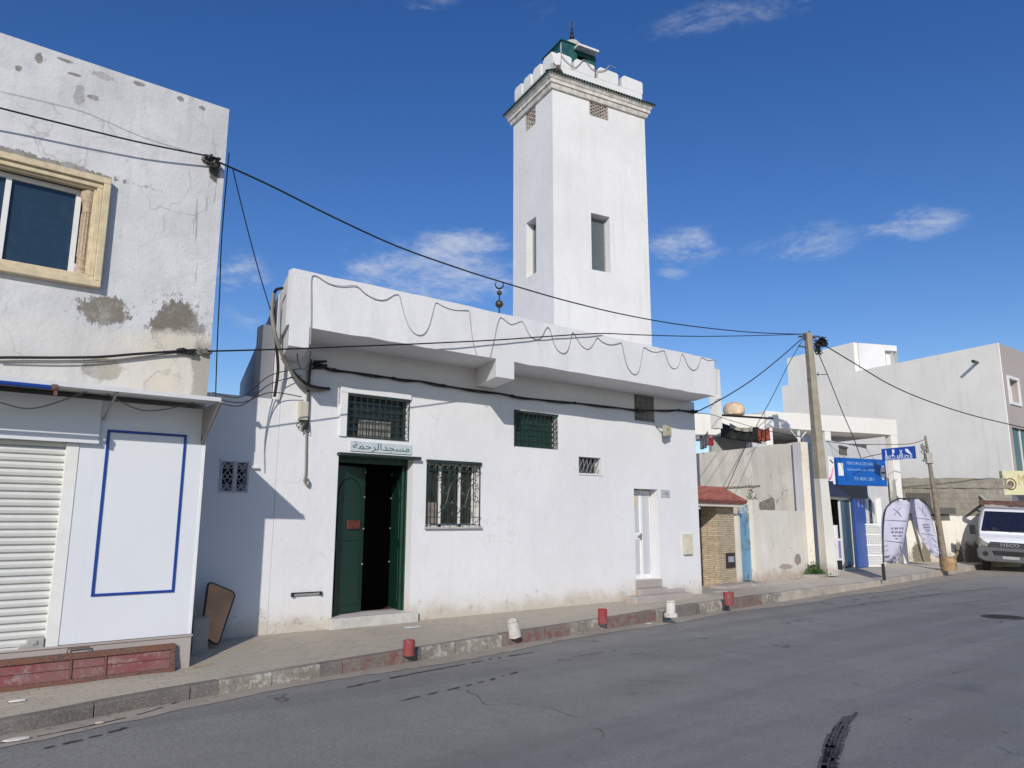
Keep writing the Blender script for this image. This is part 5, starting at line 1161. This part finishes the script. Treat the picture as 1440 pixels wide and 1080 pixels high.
w=MB();P=pt-ZZ*.12;w.lathe(P-R0*.12,[(.04,-.1),(.05,0),(.03,.1)],8);w.lathe(P+R0*.05+ZZ*.1,[(.05,-.06),(.055,0),(.02,.08)],8);w.bar(P-R0*.3,P+R0*.35,.05);w.bar(P-ZZ*.35-R0*.05,P-ZZ*.3-R0*.32,.04);obj('crossarm',w,simple('pole_fitting',(.06,.05,.05),.6,.3),up_)
tangle(pt+R0*.38-ZZ*.30,16,(.22,.2,.14),up_,seed=11,r=.014,nm='wire_knot');tangle(pt+R0*.30-ZZ*.55,9,(.12,.1,.16),up_,seed=12,r=.012,nm='wire_knot')
w=MB();q=dep(1147,512,pb_.dot(Fh));w.bar(pb_.lerp(pt,.82),pb_.lerp(pt,.82)+R0*.5,.02);w.bar(pb_.lerp(pt,.82)+R0*.2-ZZ*.06,pb_.lerp(pt,.82)+R0*.2+ZZ*.06,.02);obj('step_iron',w,m_iron,up_)
PT=pt-ZZ*.08
def wire(A,Bv,s,r,lab,mat=m_black): 
    w=MB();w.tube(sag(A,Bv,s,26),r,5);return tag(obj('overhead_cable',w,mat,None,smooth=True),lab,'cable','overhead cables')
def wirepx(L,r,lab,D0,D1,mat=m_black):
    pts=[];n=len(L)
    # distance interpolated so the projected curve follows the photo while the ends are real anchors
    A=dep(*L[0],D0);Bv=dep(*L[-1],D1);hd_=(Bv-A);hd_.z=0;nrm_=Vector((-hd_.y,hd_.x,0)).normalized()
    for x,y in L:
        rr_=ray(x,y);t=(A-CAM).dot(nrm_)/rr_.dot(nrm_);pts.append(CAM+rr_*t)
    w=MB();w.tube(cat_curve(pts,8),r,5);return tag(obj('overhead_cable',w,mat,None,smooth=True),lab,'cable','overhead cables')
DP=PT.dot(Fh);DA=A1.dot(Fh)
wirepx([(303,226),(380,261),(470,306),(560,347),(650,379),(720,401),(800,424),(880,443),(960,457),(1040,466),(1090,469),(1130,470)],.0135,'thick overhead cable sweeping from the left house corner down to the concrete pole',DA,DP)
_p=[atv(x,y,9.33+(9.50-9.33)*(x-292)/550) for x,y in [(292,494),(400,491),(500,487),(600,483),(700,478),(780,472.5),(845,469)]]
_q=Vector(PT);_n=Vector((-(_q-_p[-1]).y,(_q-_p[-1]).x,0)).normalized()
for x,y in [(900,471),(980,473),(1060,472),(1130,470)]:
    rr_=ray(x,y);_p.append(CAM+rr_*((_p[6]-CAM).dot(_n)/rr_.dot(_n)))
def rawwire(pts,r,lab):
    w=MB();w.tube(cat_curve(pts,8),r,5);return tag(obj('overhead_cable',w,m_black,None,smooth=True),lab,'cable','overhead cables')
rawwire(_p,.011,'overhead cable crossing in front of the mosque roof edge to the concrete pole')
wirepx([(327,236),(345,310),(365,385),(383,446),(388,480)],.008,'thin wire falling from the thick cable to the left roof corner of the mosque',DA+.3,V(388,480,VM-.3).dot(Fh))
PC=V(980,580,VM-.02).dot(Fh)
wirepx([(980,579),(1015,561),(1055,536),(1090,509),(1128,476)],.015,'overhead cable rising from the right corner of the mosque to the concrete pole',PC,DP)
wirepx([(981,581),(1000,583),(1030,592),(1060,601)],.008,'thin wire from the mosque corner to the terrace carpets',PC,22)
wirepx([(1022,688),(1050,625),(1085,560),(1110,510),(1129,478)],.010,'thin wire dropping from the pole to the tiled canopy',19,DP)
wirepx([(1063,602),(1100,610),(1140,617),(1190,624),(1240,625),(1280,624),(1303,617)],.011,'thin horizontal wire from the terrace to the leaning wooden pole',23,26)
wirepx([(1147,488),(1165,530),(1185,580),(1200,615),(1211,645)],.014,'thick wire slanting down from the pole to the blue sign board',DP,fp(1,1)and 23.2)
wirepx([(1157,484),(1200,510),(1250,540),(1300,562),(1360,582),(1420,597),(1470,608)],.018,'thick overhead cable leaving the concrete pole towards the right edge',DP,27)
# leaning wooden pole
Q0=Vector((27.0,10.9,.1));DQ=Q0.dot(Fh);Q1=dep(1301,613,DQ+.5);Q0=dep(1330,797,DQ)
wp=thing('wooden_pole',Q0,'slim leaning wooden pole set in an orange bucket of concrete','pole')
w=MB();w.tube([Q0+(Q1-Q0)*t for t in (0,.3,.6,.8,1)],[.10,.09,.08,.06,.035],10);obj('shaft',w,simple('old_grey_wood',(.21,.175,.13),.9,var=.3,sc=8,bump=.4),wp,smooth=True)
w=MB();q=Q0+(Q1-Q0)*.78;w.tube([q,q+(Q1-Q0)*.08],.13,8);obj('meter',w,simple('grey_meter_box',(.38,.36,.32),.6),wp)
w=MB();w.lathe(Vector((Q0.x+.12,Q0.y-.05,.06)),[(.22,0),(.25,.05),(.24,.40),(.26,.44),(.2,.45),(.05,.42)],14);obj('bucket_foot',w,simple('orange_brown_bucket',(.40,.26,.14),.8,var=.35,sc=6),wp,smooth=True)
tangle(Q0+(Q1-Q0)*.86-R0*.15,5,(.1,.1,.35),wp,seed=31,r=.008)
# ================================================================== FEATHER BANNERS
m_ban=simple('banner_fabric',(.46,.455,.56),.7,var=.06,sc=4);m_ink=simple('banner_ink',(.15,.14,.22),.7,var=.3)
def banner(bx,by,D,prof,lab,pole_px,top_px,inkf,seed):
    A=dep(bx,by,D);A.z=.08;fr=Fr(tuple(A[:2]),B=tuple((A+R0)[:2]))
    t=thing('feather_banner',A,lab,'banner','feather banners outside the shop')
    G=[[fr.px(x,y) for x,y in (l,r)] for l,r in prof]
    w=MB(fr);g_=[]
    for k,(l,r) in enumerate(G):
        row=[]
        for j in range(9):
            u=j/8;s_=l[0]+(r[0]-l[0])*u;z_=l[1]+(r[1]-l[1])*u;row.append(w.p(s_,.10*math.sin(u*5+k*.5+seed)*min(1,(len(G)-k)/3+.2)+.04*math.sin(k*1.1),z_))
        g_.append(row)
    for k in range(len(g_)-1):
        for j in range(8): w.f.append([g_[k][j],g_[k][j+1],g_[k+1][j+1],g_[k+1][j]]);w.m.append(0)
    o=obj('fabric',w,m_ban,t,smooth=True,fix=False);m=o.modifiers.new('s','SOLIDIFY');m.thickness=.006
    w=MB();pp_=[fr.P(fr.px(x,y)[0],.0,fr.px(x,y)[1]) for x,y in pole_px];pp_[0].z=PZ(A.y) if False else .06;w.tube(cat_curve(pp_,5),.018,6);obj('pole',w,m_black,t,smooth=True)
    w=MB(fr);w.box(-.02,.05,-.03,.03,.05,.5);obj('pole_foot',w,m_black,t)
    w=MB(fr)
    def pos(u,v,off=-.016):
        kk=v*(len(G)-1);k=min(int(kk),len(G)-2);f_=kk-k;l=[G[k][0][i]*(1-f_)+G[k+1][0][i]*f_ for i in (0,1)];r=[G[k][1][i]*(1-f_)+G[k+1][1][i]*f_ for i in (0,1)]
        s_=l[0]+(r[0]-l[0])*u;z_=l[1]+(r[1]-l[1])*u;dd_=.10*math.sin(u*5+kk*.5+seed)*min(1,(len(G)-kk)/3+.2)+.04*math.sin(kk*1.1)
        return (s_,dd_+off,z_)
    def quad(u0,v0,u1,v1,th):
        n=6
        for k in range(n):
            a0_,b0_=u0+(u1-u0)*k/n,v0+(v1-v0)*k/n;a1_,b1_=u0+(u1-u0)*(k+1)/n,v0+(v1-v0)*(k+1)/n
            du,dv=(v1-v0),(u1-u0);Ln=math.hypot(du,dv*1);du,dv=du/Ln*th*2.2,-dv/Ln*th
            w.face([pos(a0_-du,b0_-dv),pos(a1_-du,b1_-dv),pos(a1_+du,b1_+dv),pos(a0_+du,b0_+dv)])
    for q_ in inkf: quad(*q_)
    obj('print',w,m_ink,t,fix=False)
ink=[(.35,.20,.62,.34,.006),(.60,.20,.42,.32,.005),(.12,.365,.88,.39,.004),(.32,.455,.38,.455,.009),(.42,.455,.54,.455,.009),(.58,.455,.64,.455,.009),(.68,.457,.76,.457,.009),(.32,.49,.40,.49,.009),(.44,.49,.52,.49,.009),(.56,.492,.66,.492,.009),(.70,.492,.76,.493,.009),(.36,.525,.5,.525,.006),(.55,.526,.72,.527,.006),(.45,.55,.55,.555,.006),(.1,.575,.9,.60,.004),
 (.72,.63,.93,.70,.009),(.75,.72,.95,.78,.008),(.70,.75,.92,.82,.008),(.06,.66,.2,.63,.004),(.06,.72,.2,.69,.004),(.05,.84,.25,.83,.022),(.22,.79,.28,.81,.007),(.38,.90,.55,.80,.012),(.5,.80,.9,.88,.007),(.5,.86,.62,.84,.008)]
banner(1242.5,812,21.3,[((1256,706),(1272,703)),((1247,713),(1279,708)),((1243,722),(1280,718)),((1241,740),(1277,738)),((1241,760),(1273,760)),((1241,775),(1270,778)),((1242,784),(1266,787)),((1242,790),(1258,793))],'left feather banner, whole pale violet fabric printed with tools, outside the shop',[(1242,812),(1242,780),(1242,745),(1245,718),(1254,706),(1268,701),(1280,710)],None,ink,0)
banner(1322.5,791,27.3,[((1282,702),(1292,702)),((1281,708),(1303,709)),((1283,720),(1310,720)),((1285,735),(1314,735)),((1290,750),(1317,750)),((1297,765),(1320,765)),((1306,777),(1321,778)),((1315,783),(1322,785))],'right feather banner, smaller and leaning, beside the wooden pole',[(1322,791),(1321,775),(1317,745),(1310,718),(1300,706),(1284,702)],None,ink,1.5)
# ================================================================== VAN
def place_van():
    D=27.6
    Lc=dep(1377,790,D+.2);Lc.z=-.12
    hx=Vector((math.sin(math.radians(166)),math.cos(math.radians(166)),0)) # width direction image-left to right
    ln_=Vector((-hx.y,hx.x,0))      # backwards
    if ln_.x<0: ln_=-ln_
    return Lc,hx,ln_
Lc,hx,lb_=place_van()
class VF_(Fr):
    def __init__(s): s.A=Lc;s.e=hx;s.n=lb_;s.L=2
VFr=VF_()
TILT=-.035
class VFt(VF_):
    def P(s,a,d,z): return s.A+s.e*a+s.n*d+ZZ*(z-(a)*.05)
VFr=VFt()
vn=thing('white_van',Lc+hx*1.0+lb_*2,'white delivery van with grey bumper and a rusty roof rack parked at the right edge','van')
m_vw=simple('van_white',(.76,.77,.79),.3,var=.03,sc=2);m_vg=simple('grey_bumper',(.10,.10,.105),.55,var=.15)
WV=2.0
# body as loft of cross-sections along depth: (d, halfwidth inset, z_bottom, z_top)
w=MB(VFr)
def sect(d,ins,zb,zt_,tin):
    r_=.09
    return [(ins,d,zb),(WV-ins,d,zb),(WV-ins,d,zt_-.35),(WV-ins-tin*.5,d,zt_-r_),(WV-ins-tin,d,zt_),(ins+tin,d,zt_),(ins+tin*.5,d,zt_-r_),(ins,d,zt_-.35)]
secs=[(0,.10,.62,1.10,.10),(.05,.04,.55,1.16,.08),(.35,.0,.45,1.28,.06),(.62,0,.42,1.38,.06)]
secb=[(.64,0,.42,1.47,.06),(1.15,0,.42,2.22,.22),(1.45,0,.42,2.34,.20),(2.2,0,.42,2.38,.18),(5.2,0,.42,2.38,.18)]
pr=None;rows=[]
for sct in secs+secb:
    row=[w.p(*q) for q in sect(*sct)];rows.append(row)
for a_,b_ in zip(rows,rows[1:]):
    for k in range(8): w.f.append([a_[k],a_[(k+1)%8],b_[(k+1)%8],b_[k]]);w.m.append(0)
w.f.append(rows[0]);w.f.append(rows[-1][::-1]);w.m+=[0,0]
body=obj('body',w,m_vw,vn,bevel=.02,smooth=True)
w=MB(VFr);w.face([(.10,.655,1.43),(WV-.10,.655,1.43),(WV-.24,1.14,2.16),(.24,1.14,2.16)])
for v_ in w.v[:]: pass
w.v=[v_-lb_*.03+ZZ*.035 for v_ in w.v];i=len(w.v);w.v+=[v_+lb_*.02-ZZ*.02 for v_ in w.v[:4]];w.f.append([7,6,5,4]);w.m.append(0)
for k in range(4): w.f.append([k,(k+1)%4,4+(k+1)%4,4+k]);w.m.append(0)
obj('windscreen',w,glass('windscreen_glass',(.012,.014,.03),.05),vn)
w=MB(VFr);w.box(.45,.62,.62,.66,1.48,1.6);w.bar(VFr.P(.2,.60,1.47),VFr.P(.9,.70,1.53),.02);w.bar(VFr.P(1.0,.60,1.47),VFr.P(1.7,.70,1.53),.02);obj('wiper',w,m_black,vn)
w=MB(VFr);w.prism([(.30,.93),(.42,1.09),(WV-.42,1.09),(WV-.30,.93),(WV-.38,.86),(.38,.86)],-.035,-.001);gr_=obj('grille',w,simple('dark_grille',(.03,.03,.033),.5),vn)
w=MB(VFr)
for k in range(3): w.box(.4,WV-.4,-.045,-.036,.90+k*.06,.915+k*.06)
obj('grille_bar',w,m_vg,gr_)
w=MB();w.text('IVECO',VFr,.72,1.28,1.0,-.05,.12);obj('lettering',w,simple('chrome',(.6,.6,.62),.25,.8),gr_,fix=False)
for s_ in (0,1):
    pl_=[(.06,.90),(.30,.90),(.38,1.02),(.22,1.12),(.07,1.26)];pl_=[(x if not s_ else WV-x,z) for x,z in pl_]
    w=MB(VFr);w.prism(pl_,-.045,.12);o=obj('headlight',w,simple('headlight_glass',(.20,.20,.185),.12,var=.5,sc=9),vn,bevel=.015)
w=MB(VFr);w.prism([(-.02,.48),(-.03,.84),(.10,.89),(WV-.10,.89),(WV+.03,.84),(WV+.02,.48),(WV-.2,.38),(.2,.38)],-.12,.5);bp=obj('bumper',w,m_vg,vn,bevel=.05,seg=3)
w=MB(VFr);w.prism([(.5,.62),(.45,.78),(WV-.45,.78),(WV-.5,.62)],-.13,-.118);obj('air_intake',w,m_black,bp)
for x in (.14,WV-.34):
    w=MB(VFr);w.lathe(VFr.P(x+.1,-.122,.66),[(.09,0),(.09,.01)],14,ax=-lb_);obj('fog_lamp',w,m_black,bp)
w=MB(VFr);w.box(.75,1.25,-.135,-.121,.50,.60);obj('number_plate',w,simple('plate_grey',(.35,.35,.34),.5),vn)
for s_ in (0,1):
    x=-.26 if not s_ else WV+.06
    w=MB(VFr);w.box(x,x+.20,.55,.66,1.32,1.66);o=obj('mirror',w,m_black,vn,bevel=.03)
    w=MB(VFr);w.bar(VFr.P(x+.1,.6,1.45),VFr.P(.1 if not s_ else WV-.1,.68,1.42),.04);obj('mirror_arm',w,m_black,o)
for s_ in (.03,WV-.27):
    for d_ in (.75,4.2):
        w=MB();c0=VFr.P(s_+.12,d_,.34);c0.z=-.12+.34;w.lathe(c0-hx*.12,[(.20,0),(.33,.01),(.35,.04),(.35,.2),(.33,.23),(.2,.24)],22,ax=hx);o=obj('wheel',w,simple('tyre_rubber',(.02,.02,.02),.8),vn,smooth=True)
        w=MB();w.lathe(c0-hx*.125,[(.03,0),(.19,.01),(.19,.03)],14,ax=hx);obj('rim',w,m_vg,o)
w=MB(VFr);zz=2.48
for d_ in (.1+1.1,2.2,3.4,4.8): w.bar(VFr.P(.1,d_,zz),VFr.P(WV-.1,d_,zz),.05,.06)
for s_ in (.1,WV-.1): w.bar(VFr.P(s_,1.1,zz+.05),VFr.P(s_,5.0,zz+.05),.05,.09)
for s_ in (.1,WV-.1):
    for d_ in (1.3,3.4,4.8): w.bar(VFr.P(s_,d_,2.3),VFr.P(s_,d_,zz),.04)
w.box(.1,WV-.1,1.08,1.14,zz-.04,zz+.12)
obj('roof_rack',w,simple('rusty_rack',(.12,.06,.045),.8,var=.4),vn)
w=MB();w.bar(VFr.P(.25,2.5,2.56),VFr.P(-.35,3.0,3.15),.12,.05);o=tag(obj('plank',w,simple('grey_plank',(.35,.33,.29),.8)),'grey plank sticking up from the van roof rack','plank')
# ================================================================== BOLLARDS
def bollard(px,py,kind,h,r0,r1,lab,tilt=None):
    P=pav(px,py)
    t=thing('bollard',P,lab,'bollard','red and white stub bollards along the pavement')
    w=MB();ax=Vector(tilt).normalized() if tilt else ZZ
    mat=b_red if kind=='r' else b_white
    prof=[(r0*1.0,-.04),(r0,0),(r0,.03),(r1,h-.015),(r1-.008,h),(r1-.02,h+.002),(r1-.022,h-.02),(.005,h-.022)]
    if kind=='w2': prof=[(r0*1.3,-.03),(r0*1.3,.02),(r1,.05),(r1,h-.01),(r1-.01,h),(.005,h)]
    w.lathe(P,prof,20,ax=ax);
    rr2=random.Random(int(px))
    w.v=[v_+Vector((rr2.uniform(-.004,.004),rr2.uniform(-.004,.004),rr2.uniform(-.003,.003))) for v_ in w.v]
    obj('post',w,mat,t,smooth=True)
    w=MB();n=9
    w.lathe(P,[(r0*.95,h-.03),(r0*.92,h-.018),(.005,h-.017)],14,ax=ax);obj('concrete_core',w,m_gut,t)
    return t
b_red=worn('bollard_red_paint',(.27,.022,.03),.60,(.20,.11,.095));b_white=worn('bollard_white_paint',(.64,.625,.575),.60,(.38,.35,.30))
bollard(575,917,'r',.15,.072,.075,'red stub bollard nearest the camera, in front of the green door')
bollard(724,892,'w',.215,.092,.082,'tilted white bollard broken at its base, between the two cylindrical red stubs',(-.22,.05,1))
bollard(847.5,873,'r',.19,.074,.076,'cylindrical red stub bollard in front of the blank mosque wall')
bollard(943.5,865,'w2',.25,.095,.085,'upright white bollard with a flared foot near the side door steps')
bollard(1025,848,'r',.21,.09,.11,'red bollard wider at its top, farthest one, before the brown gate')
# litter
for k,(x,y,s,cl,lb) in enumerate([(25,986,.05,(.7,.68,.62),'white scrap of paper on the pavement at far left'),(24,1040,.07,(.65,.62,.55),'white scrap in the gutter at far left'),(140,1017,.025,(.6,.5,.4),'tiny pale stone in the gutter below the red gate panel'),(580,882,.10,(.52,.55,.57),'pale stain-like flattened paper on the paving before the green door'),(913,877,.05,(.55,.5,.45),'pale chip of stone on the kerb by the white bollard'),(1014,832,.16,(.5,.47,.42),'flat pale slab lying before the brown gate')]):
    P=pav(x,y) if y<1000 else atz(x,y,-.108);w=MB();P=P+ZZ*.006;q=random.Random(k);n=8
    w.lathe(P,[(s,-.004),(s*.95,.004),(s*.3,.008)],n,ang=q.random());w.v=[Vector((P.x+(v_.x-P.x)*1.5,P.y+(v_.y-P.y)*.7,v_.z)) for v_ in w.v]
    tag(obj('litter',w,simple('litter_%d'%k if False else 'litter_paper',cl,.8)),lb,'litter')
# ================================================================== PLANTS
m_leaf=simple('weed_leaf',(.055,.11,.03),.7,var=.5,sc=20);m_leaf2=simple('dry_weed_leaf',(.12,.12,.05),.8,var=.4,sc=20)
def weed(P,w_,h_,n,name,lab,mat,seed,sz=.05):
    q=random.Random(seed);t=thing(name,P,lab,'plant');w=MB();st=MB()
    for k in range(n):
        x=q.gauss(0,w_*.4);y=q.gauss(0,w_*.25);z=abs(q.gauss(.45,.3))*h_*max(.3,1-abs(x)/w_);c0=Vector(P)+R0*x+Fh*y+ZZ*z
        a=Vector((q.uniform(-1,1),q.uniform(-1,1),q.uniform(-.3,1))).normalized()*sz*q.uniform(.6,1.4);b=a.cross(Vector((q.uniform(-1,1),q.uniform(-1,1),q.uniform(-1,1)))).normalized()*sz*.45
        w.wface([c0-a,c0+b,c0+a,c0-b])
    for k in range(max(4,n//30)):
        x=q.gauss(0,w_*.3);st.tube(cat_curve([Vector(P),Vector(P)+R0*x*.5+ZZ*h_*.5,Vector(P)+R0*x+ZZ*h_*q.uniform(.6,1.1)],3),.004,4)
    obj('foliage',w,mat,t,fix=False);obj('stem',st,m_leaf2,t)
weed(pav(1146,811)+Vector((0,0,0)),.38,.42,650,'weed_clump','leafy green weed clump at the foot of the concrete pole',m_leaf,3,.045)
weed(N.P(p(1061,700)[0],.1,p(1061,712)[1]),.22,.75,120,'wall_weed','sparse dry weeds growing on the pillar top right of the blue gate',m_leaf2,4,.035)
weed(N.P(p(1043,815)[0]+.1,-.1,.11),.2,.1,80,'gate_weed','low weeds along the foot of the blue gate',m_leaf2,5,.03)
weed(pav(1062,822),.15,.1,60,'pavement_weed','tiny weeds by the white pillar at the wall foot',m_leaf,6,.03)
w=MB(N)
q=p(1100,808)
for k in range(14):
    a=rr.uniform(0,3.2);w.lathe(N.P(q[0]+a,-.12-rr.uniform(0,.25),.09),[(.05,0),(.06,.02),(.03,.05),(.01,.06)],6,ang=k)
w.box(q[0]+1.2,q[0]+2.4,-.5,-.1,.06,.16);tag(obj('broken_kerb_stones',w,m_stone),'broken stones and slab along the foot of the boundary wall by the pole','stones')
# ================================================================== LIGHT, SKY
SUN=Vector((-.95,-1,.646)).normalized()
sd_=bpy.data.lights.new('sun','SUN');sd_.energy=3.75;sd_.angle=math.radians(.53);sd_.color=(1,.945,.87)
so=bpy.data.objects.new('sun',sd_);col.objects.link(so);so.rotation_euler=(-SUN).to_track_quat('-Z','Y').to_euler();so.location=(0,0,30)
wd=bpy.data.worlds.new('World');sc.world=wd;wd.use_nodes=True;t=wd.node_tree;t.nodes.clear()
N_=lambda ty,**k:[x:=t.nodes.new(ty),[setattr(x,a,b) for a,b in k.items()]][0]
sky=N_('ShaderNodeTexSky',sky_type='NISHITA');sky.sun_disc=False;sky.sun_elevation=math.asin(SUN.z);sky.sun_rotation=math.atan2(SUN.x,SUN.y);sky.altitude=50;sky.air_density=1.0;sky.dust_density=.25;sky.ozone_density=2.2
bg=N_('ShaderNodeBackground');bg.inputs[1].default_value=.105;out=N_('ShaderNodeOutputWorld')
tc=N_('ShaderNodeTexCoord')
def L_(a,b): t.links.new(a,b)
sp3=N_('ShaderNodeSeparateXYZ');L_(tc.outputs['Generated'],sp3.inputs[0])
# project direction onto a cloud sheet
def mth(op,a,b=None,c_=None):
    x=N_('ShaderNodeMath',operation=op)
    for i_,v_ in enumerate((a,b,c_)):
        if v_ is None: continue
        if isinstance(v_,(int,float)): x.inputs[i_].default_value=v_
        else: L_(v_,x.inputs[i_])
    return x.outputs[0]
zc_=mth('MAXIMUM',sp3.outputs[2],.04);cxx=mth('DIVIDE',sp3.outputs[0],zc_);cyy=mth('DIVIDE',sp3.outputs[1],zc_)
cb=N_('ShaderNodeCombineXYZ');L_(cxx,cb.inputs[0]);L_(cyy,cb.inputs[1])
n1=N_('ShaderNodeTexNoise');L_(cb.outputs[0],n1.inputs['Vector']);n1.inputs['Scale'].default_value=1.9;n1.inputs['Detail'].default_value=8;n1.inputs['Roughness'].default_value=.62;n1.inputs['Distortion'].default_value=.35
def mr(v,a,b,lo=0,hi=1):
    x=N_('ShaderNodeMapRange',interpolation_type='SMOOTHSTEP');L_(v,x.inputs[0]);x.inputs[1].default_value=a;x.inputs[2].default_value=b;x.inputs[3].default_value=lo;x.inputs[4].default_value=hi;return x.outputs[0]
wisp=mr(n1.outputs[0],.46,.80)
# cloud banks placed by sky direction (centre, radius in radians, stretch)
banks=[]
def bank(x,y,rx,ry,am):
    d=ray(x,y).normalized();right=d.cross(ZZ).normalized();upv=right.cross(d)
    a=N_('ShaderNodeVectorMath',operation='DOT_PRODUCT');L_(tc.outputs['Generated'],a.inputs[0]);a.inputs[1].default_value=right/rx
    b=N_('ShaderNodeVectorMath',operation='DOT_PRODUCT');L_(tc.outputs['Generated'],b.inputs[0]);b.inputs[1].default_value=upv/ry
    e=N_('ShaderNodeVectorMath',operation='DOT_PRODUCT');L_(tc.outputs['Generated'],e.inputs[0]);e.inputs[1].default_value=d
    rr_=mth('ADD',mth('MULTIPLY',a.outputs['Value'],a.outputs['Value']),mth('MULTIPLY',b.outputs['Value'],b.outputs['Value']))
    m=mth('MULTIPLY',mr(rr_,1.0,0.0),mth('GREATER_THAN',e.outputs['Value'],0));banks.append(mth('MULTIPLY',m,am))
for q in [(600,385,.17,.060,1.0),(540,380,.09,.04,.9),(660,340,.10,.03,.8),(965,345,.07,.04,.85),(945,385,.035,.018,.6),(1130,345,.10,.035,.55),(1285,315,.08,.028,.72),(1080,4,.26,.028,.45),(640,370,.2,.03,.6),(760,55,.14,.07,.22),(740,25,.1,.04,.18),(340,395,.05,.05,.7),(350,420,.05,.06,.5),(600,0,.06,.02,.5),(1140,320,.05,.015,.4),(900,30,.08,.04,.2)]: bank(*q)
acc=banks[0]
for b_ in banks[1:]: acc=mth('MAXIMUM',acc,b_)
n2=N_('ShaderNodeTexNoise');L_(tc.outputs['Generated'],n2.inputs['Vector']);n2.inputs['Scale'].default_value=11;n2.inputs['Detail'].default_value=12;n2.inputs['Roughness'].default_value=.70;n2.inputs['Distortion'].default_value=.25
mp=N_('ShaderNodeMapping');L_(tc.outputs['Generated'],mp.inputs[0]);mp.inputs['Scale'].default_value=(1,1,2.8);L_(mp.outputs[0],n2.inputs['Vector'])
cl=mth('MULTIPLY',mr(mth('ADD',n2.outputs[0],mth('MULTIPLY',acc,.26)),.56,.94),mr(acc,0.0,.8));cl=mth('ADD',cl,mth('MULTIPLY',mth('MULTIPLY',wisp,.0),1.0));cl=mth('MULTIPLY',cl,.72)
hs_=N_('ShaderNodeHueSaturation');hs_.inputs['Saturation'].default_value=1.32;hs_.inputs['Hue'].default_value=.516;hs_.inputs['Value'].default_value=1.15;L_(sky.outputs[0],hs_.inputs['Color'])
mx=N_('ShaderNodeMix',data_type='RGBA');L_(cl,mx.inputs[0]);L_(hs_.outputs[0],mx.inputs[6]);mx.inputs[7].default_value=(6.2,6.6,7.4,1)
L_(mx.outputs[2],bg.inputs[0]);L_(bg.outputs[0],out.inputs[0])
sc.view_settings.view_transform='Standard';sc.view_settings.look='None';sc.view_settings.gamma=1;sc.view_settings.exposure=-.05
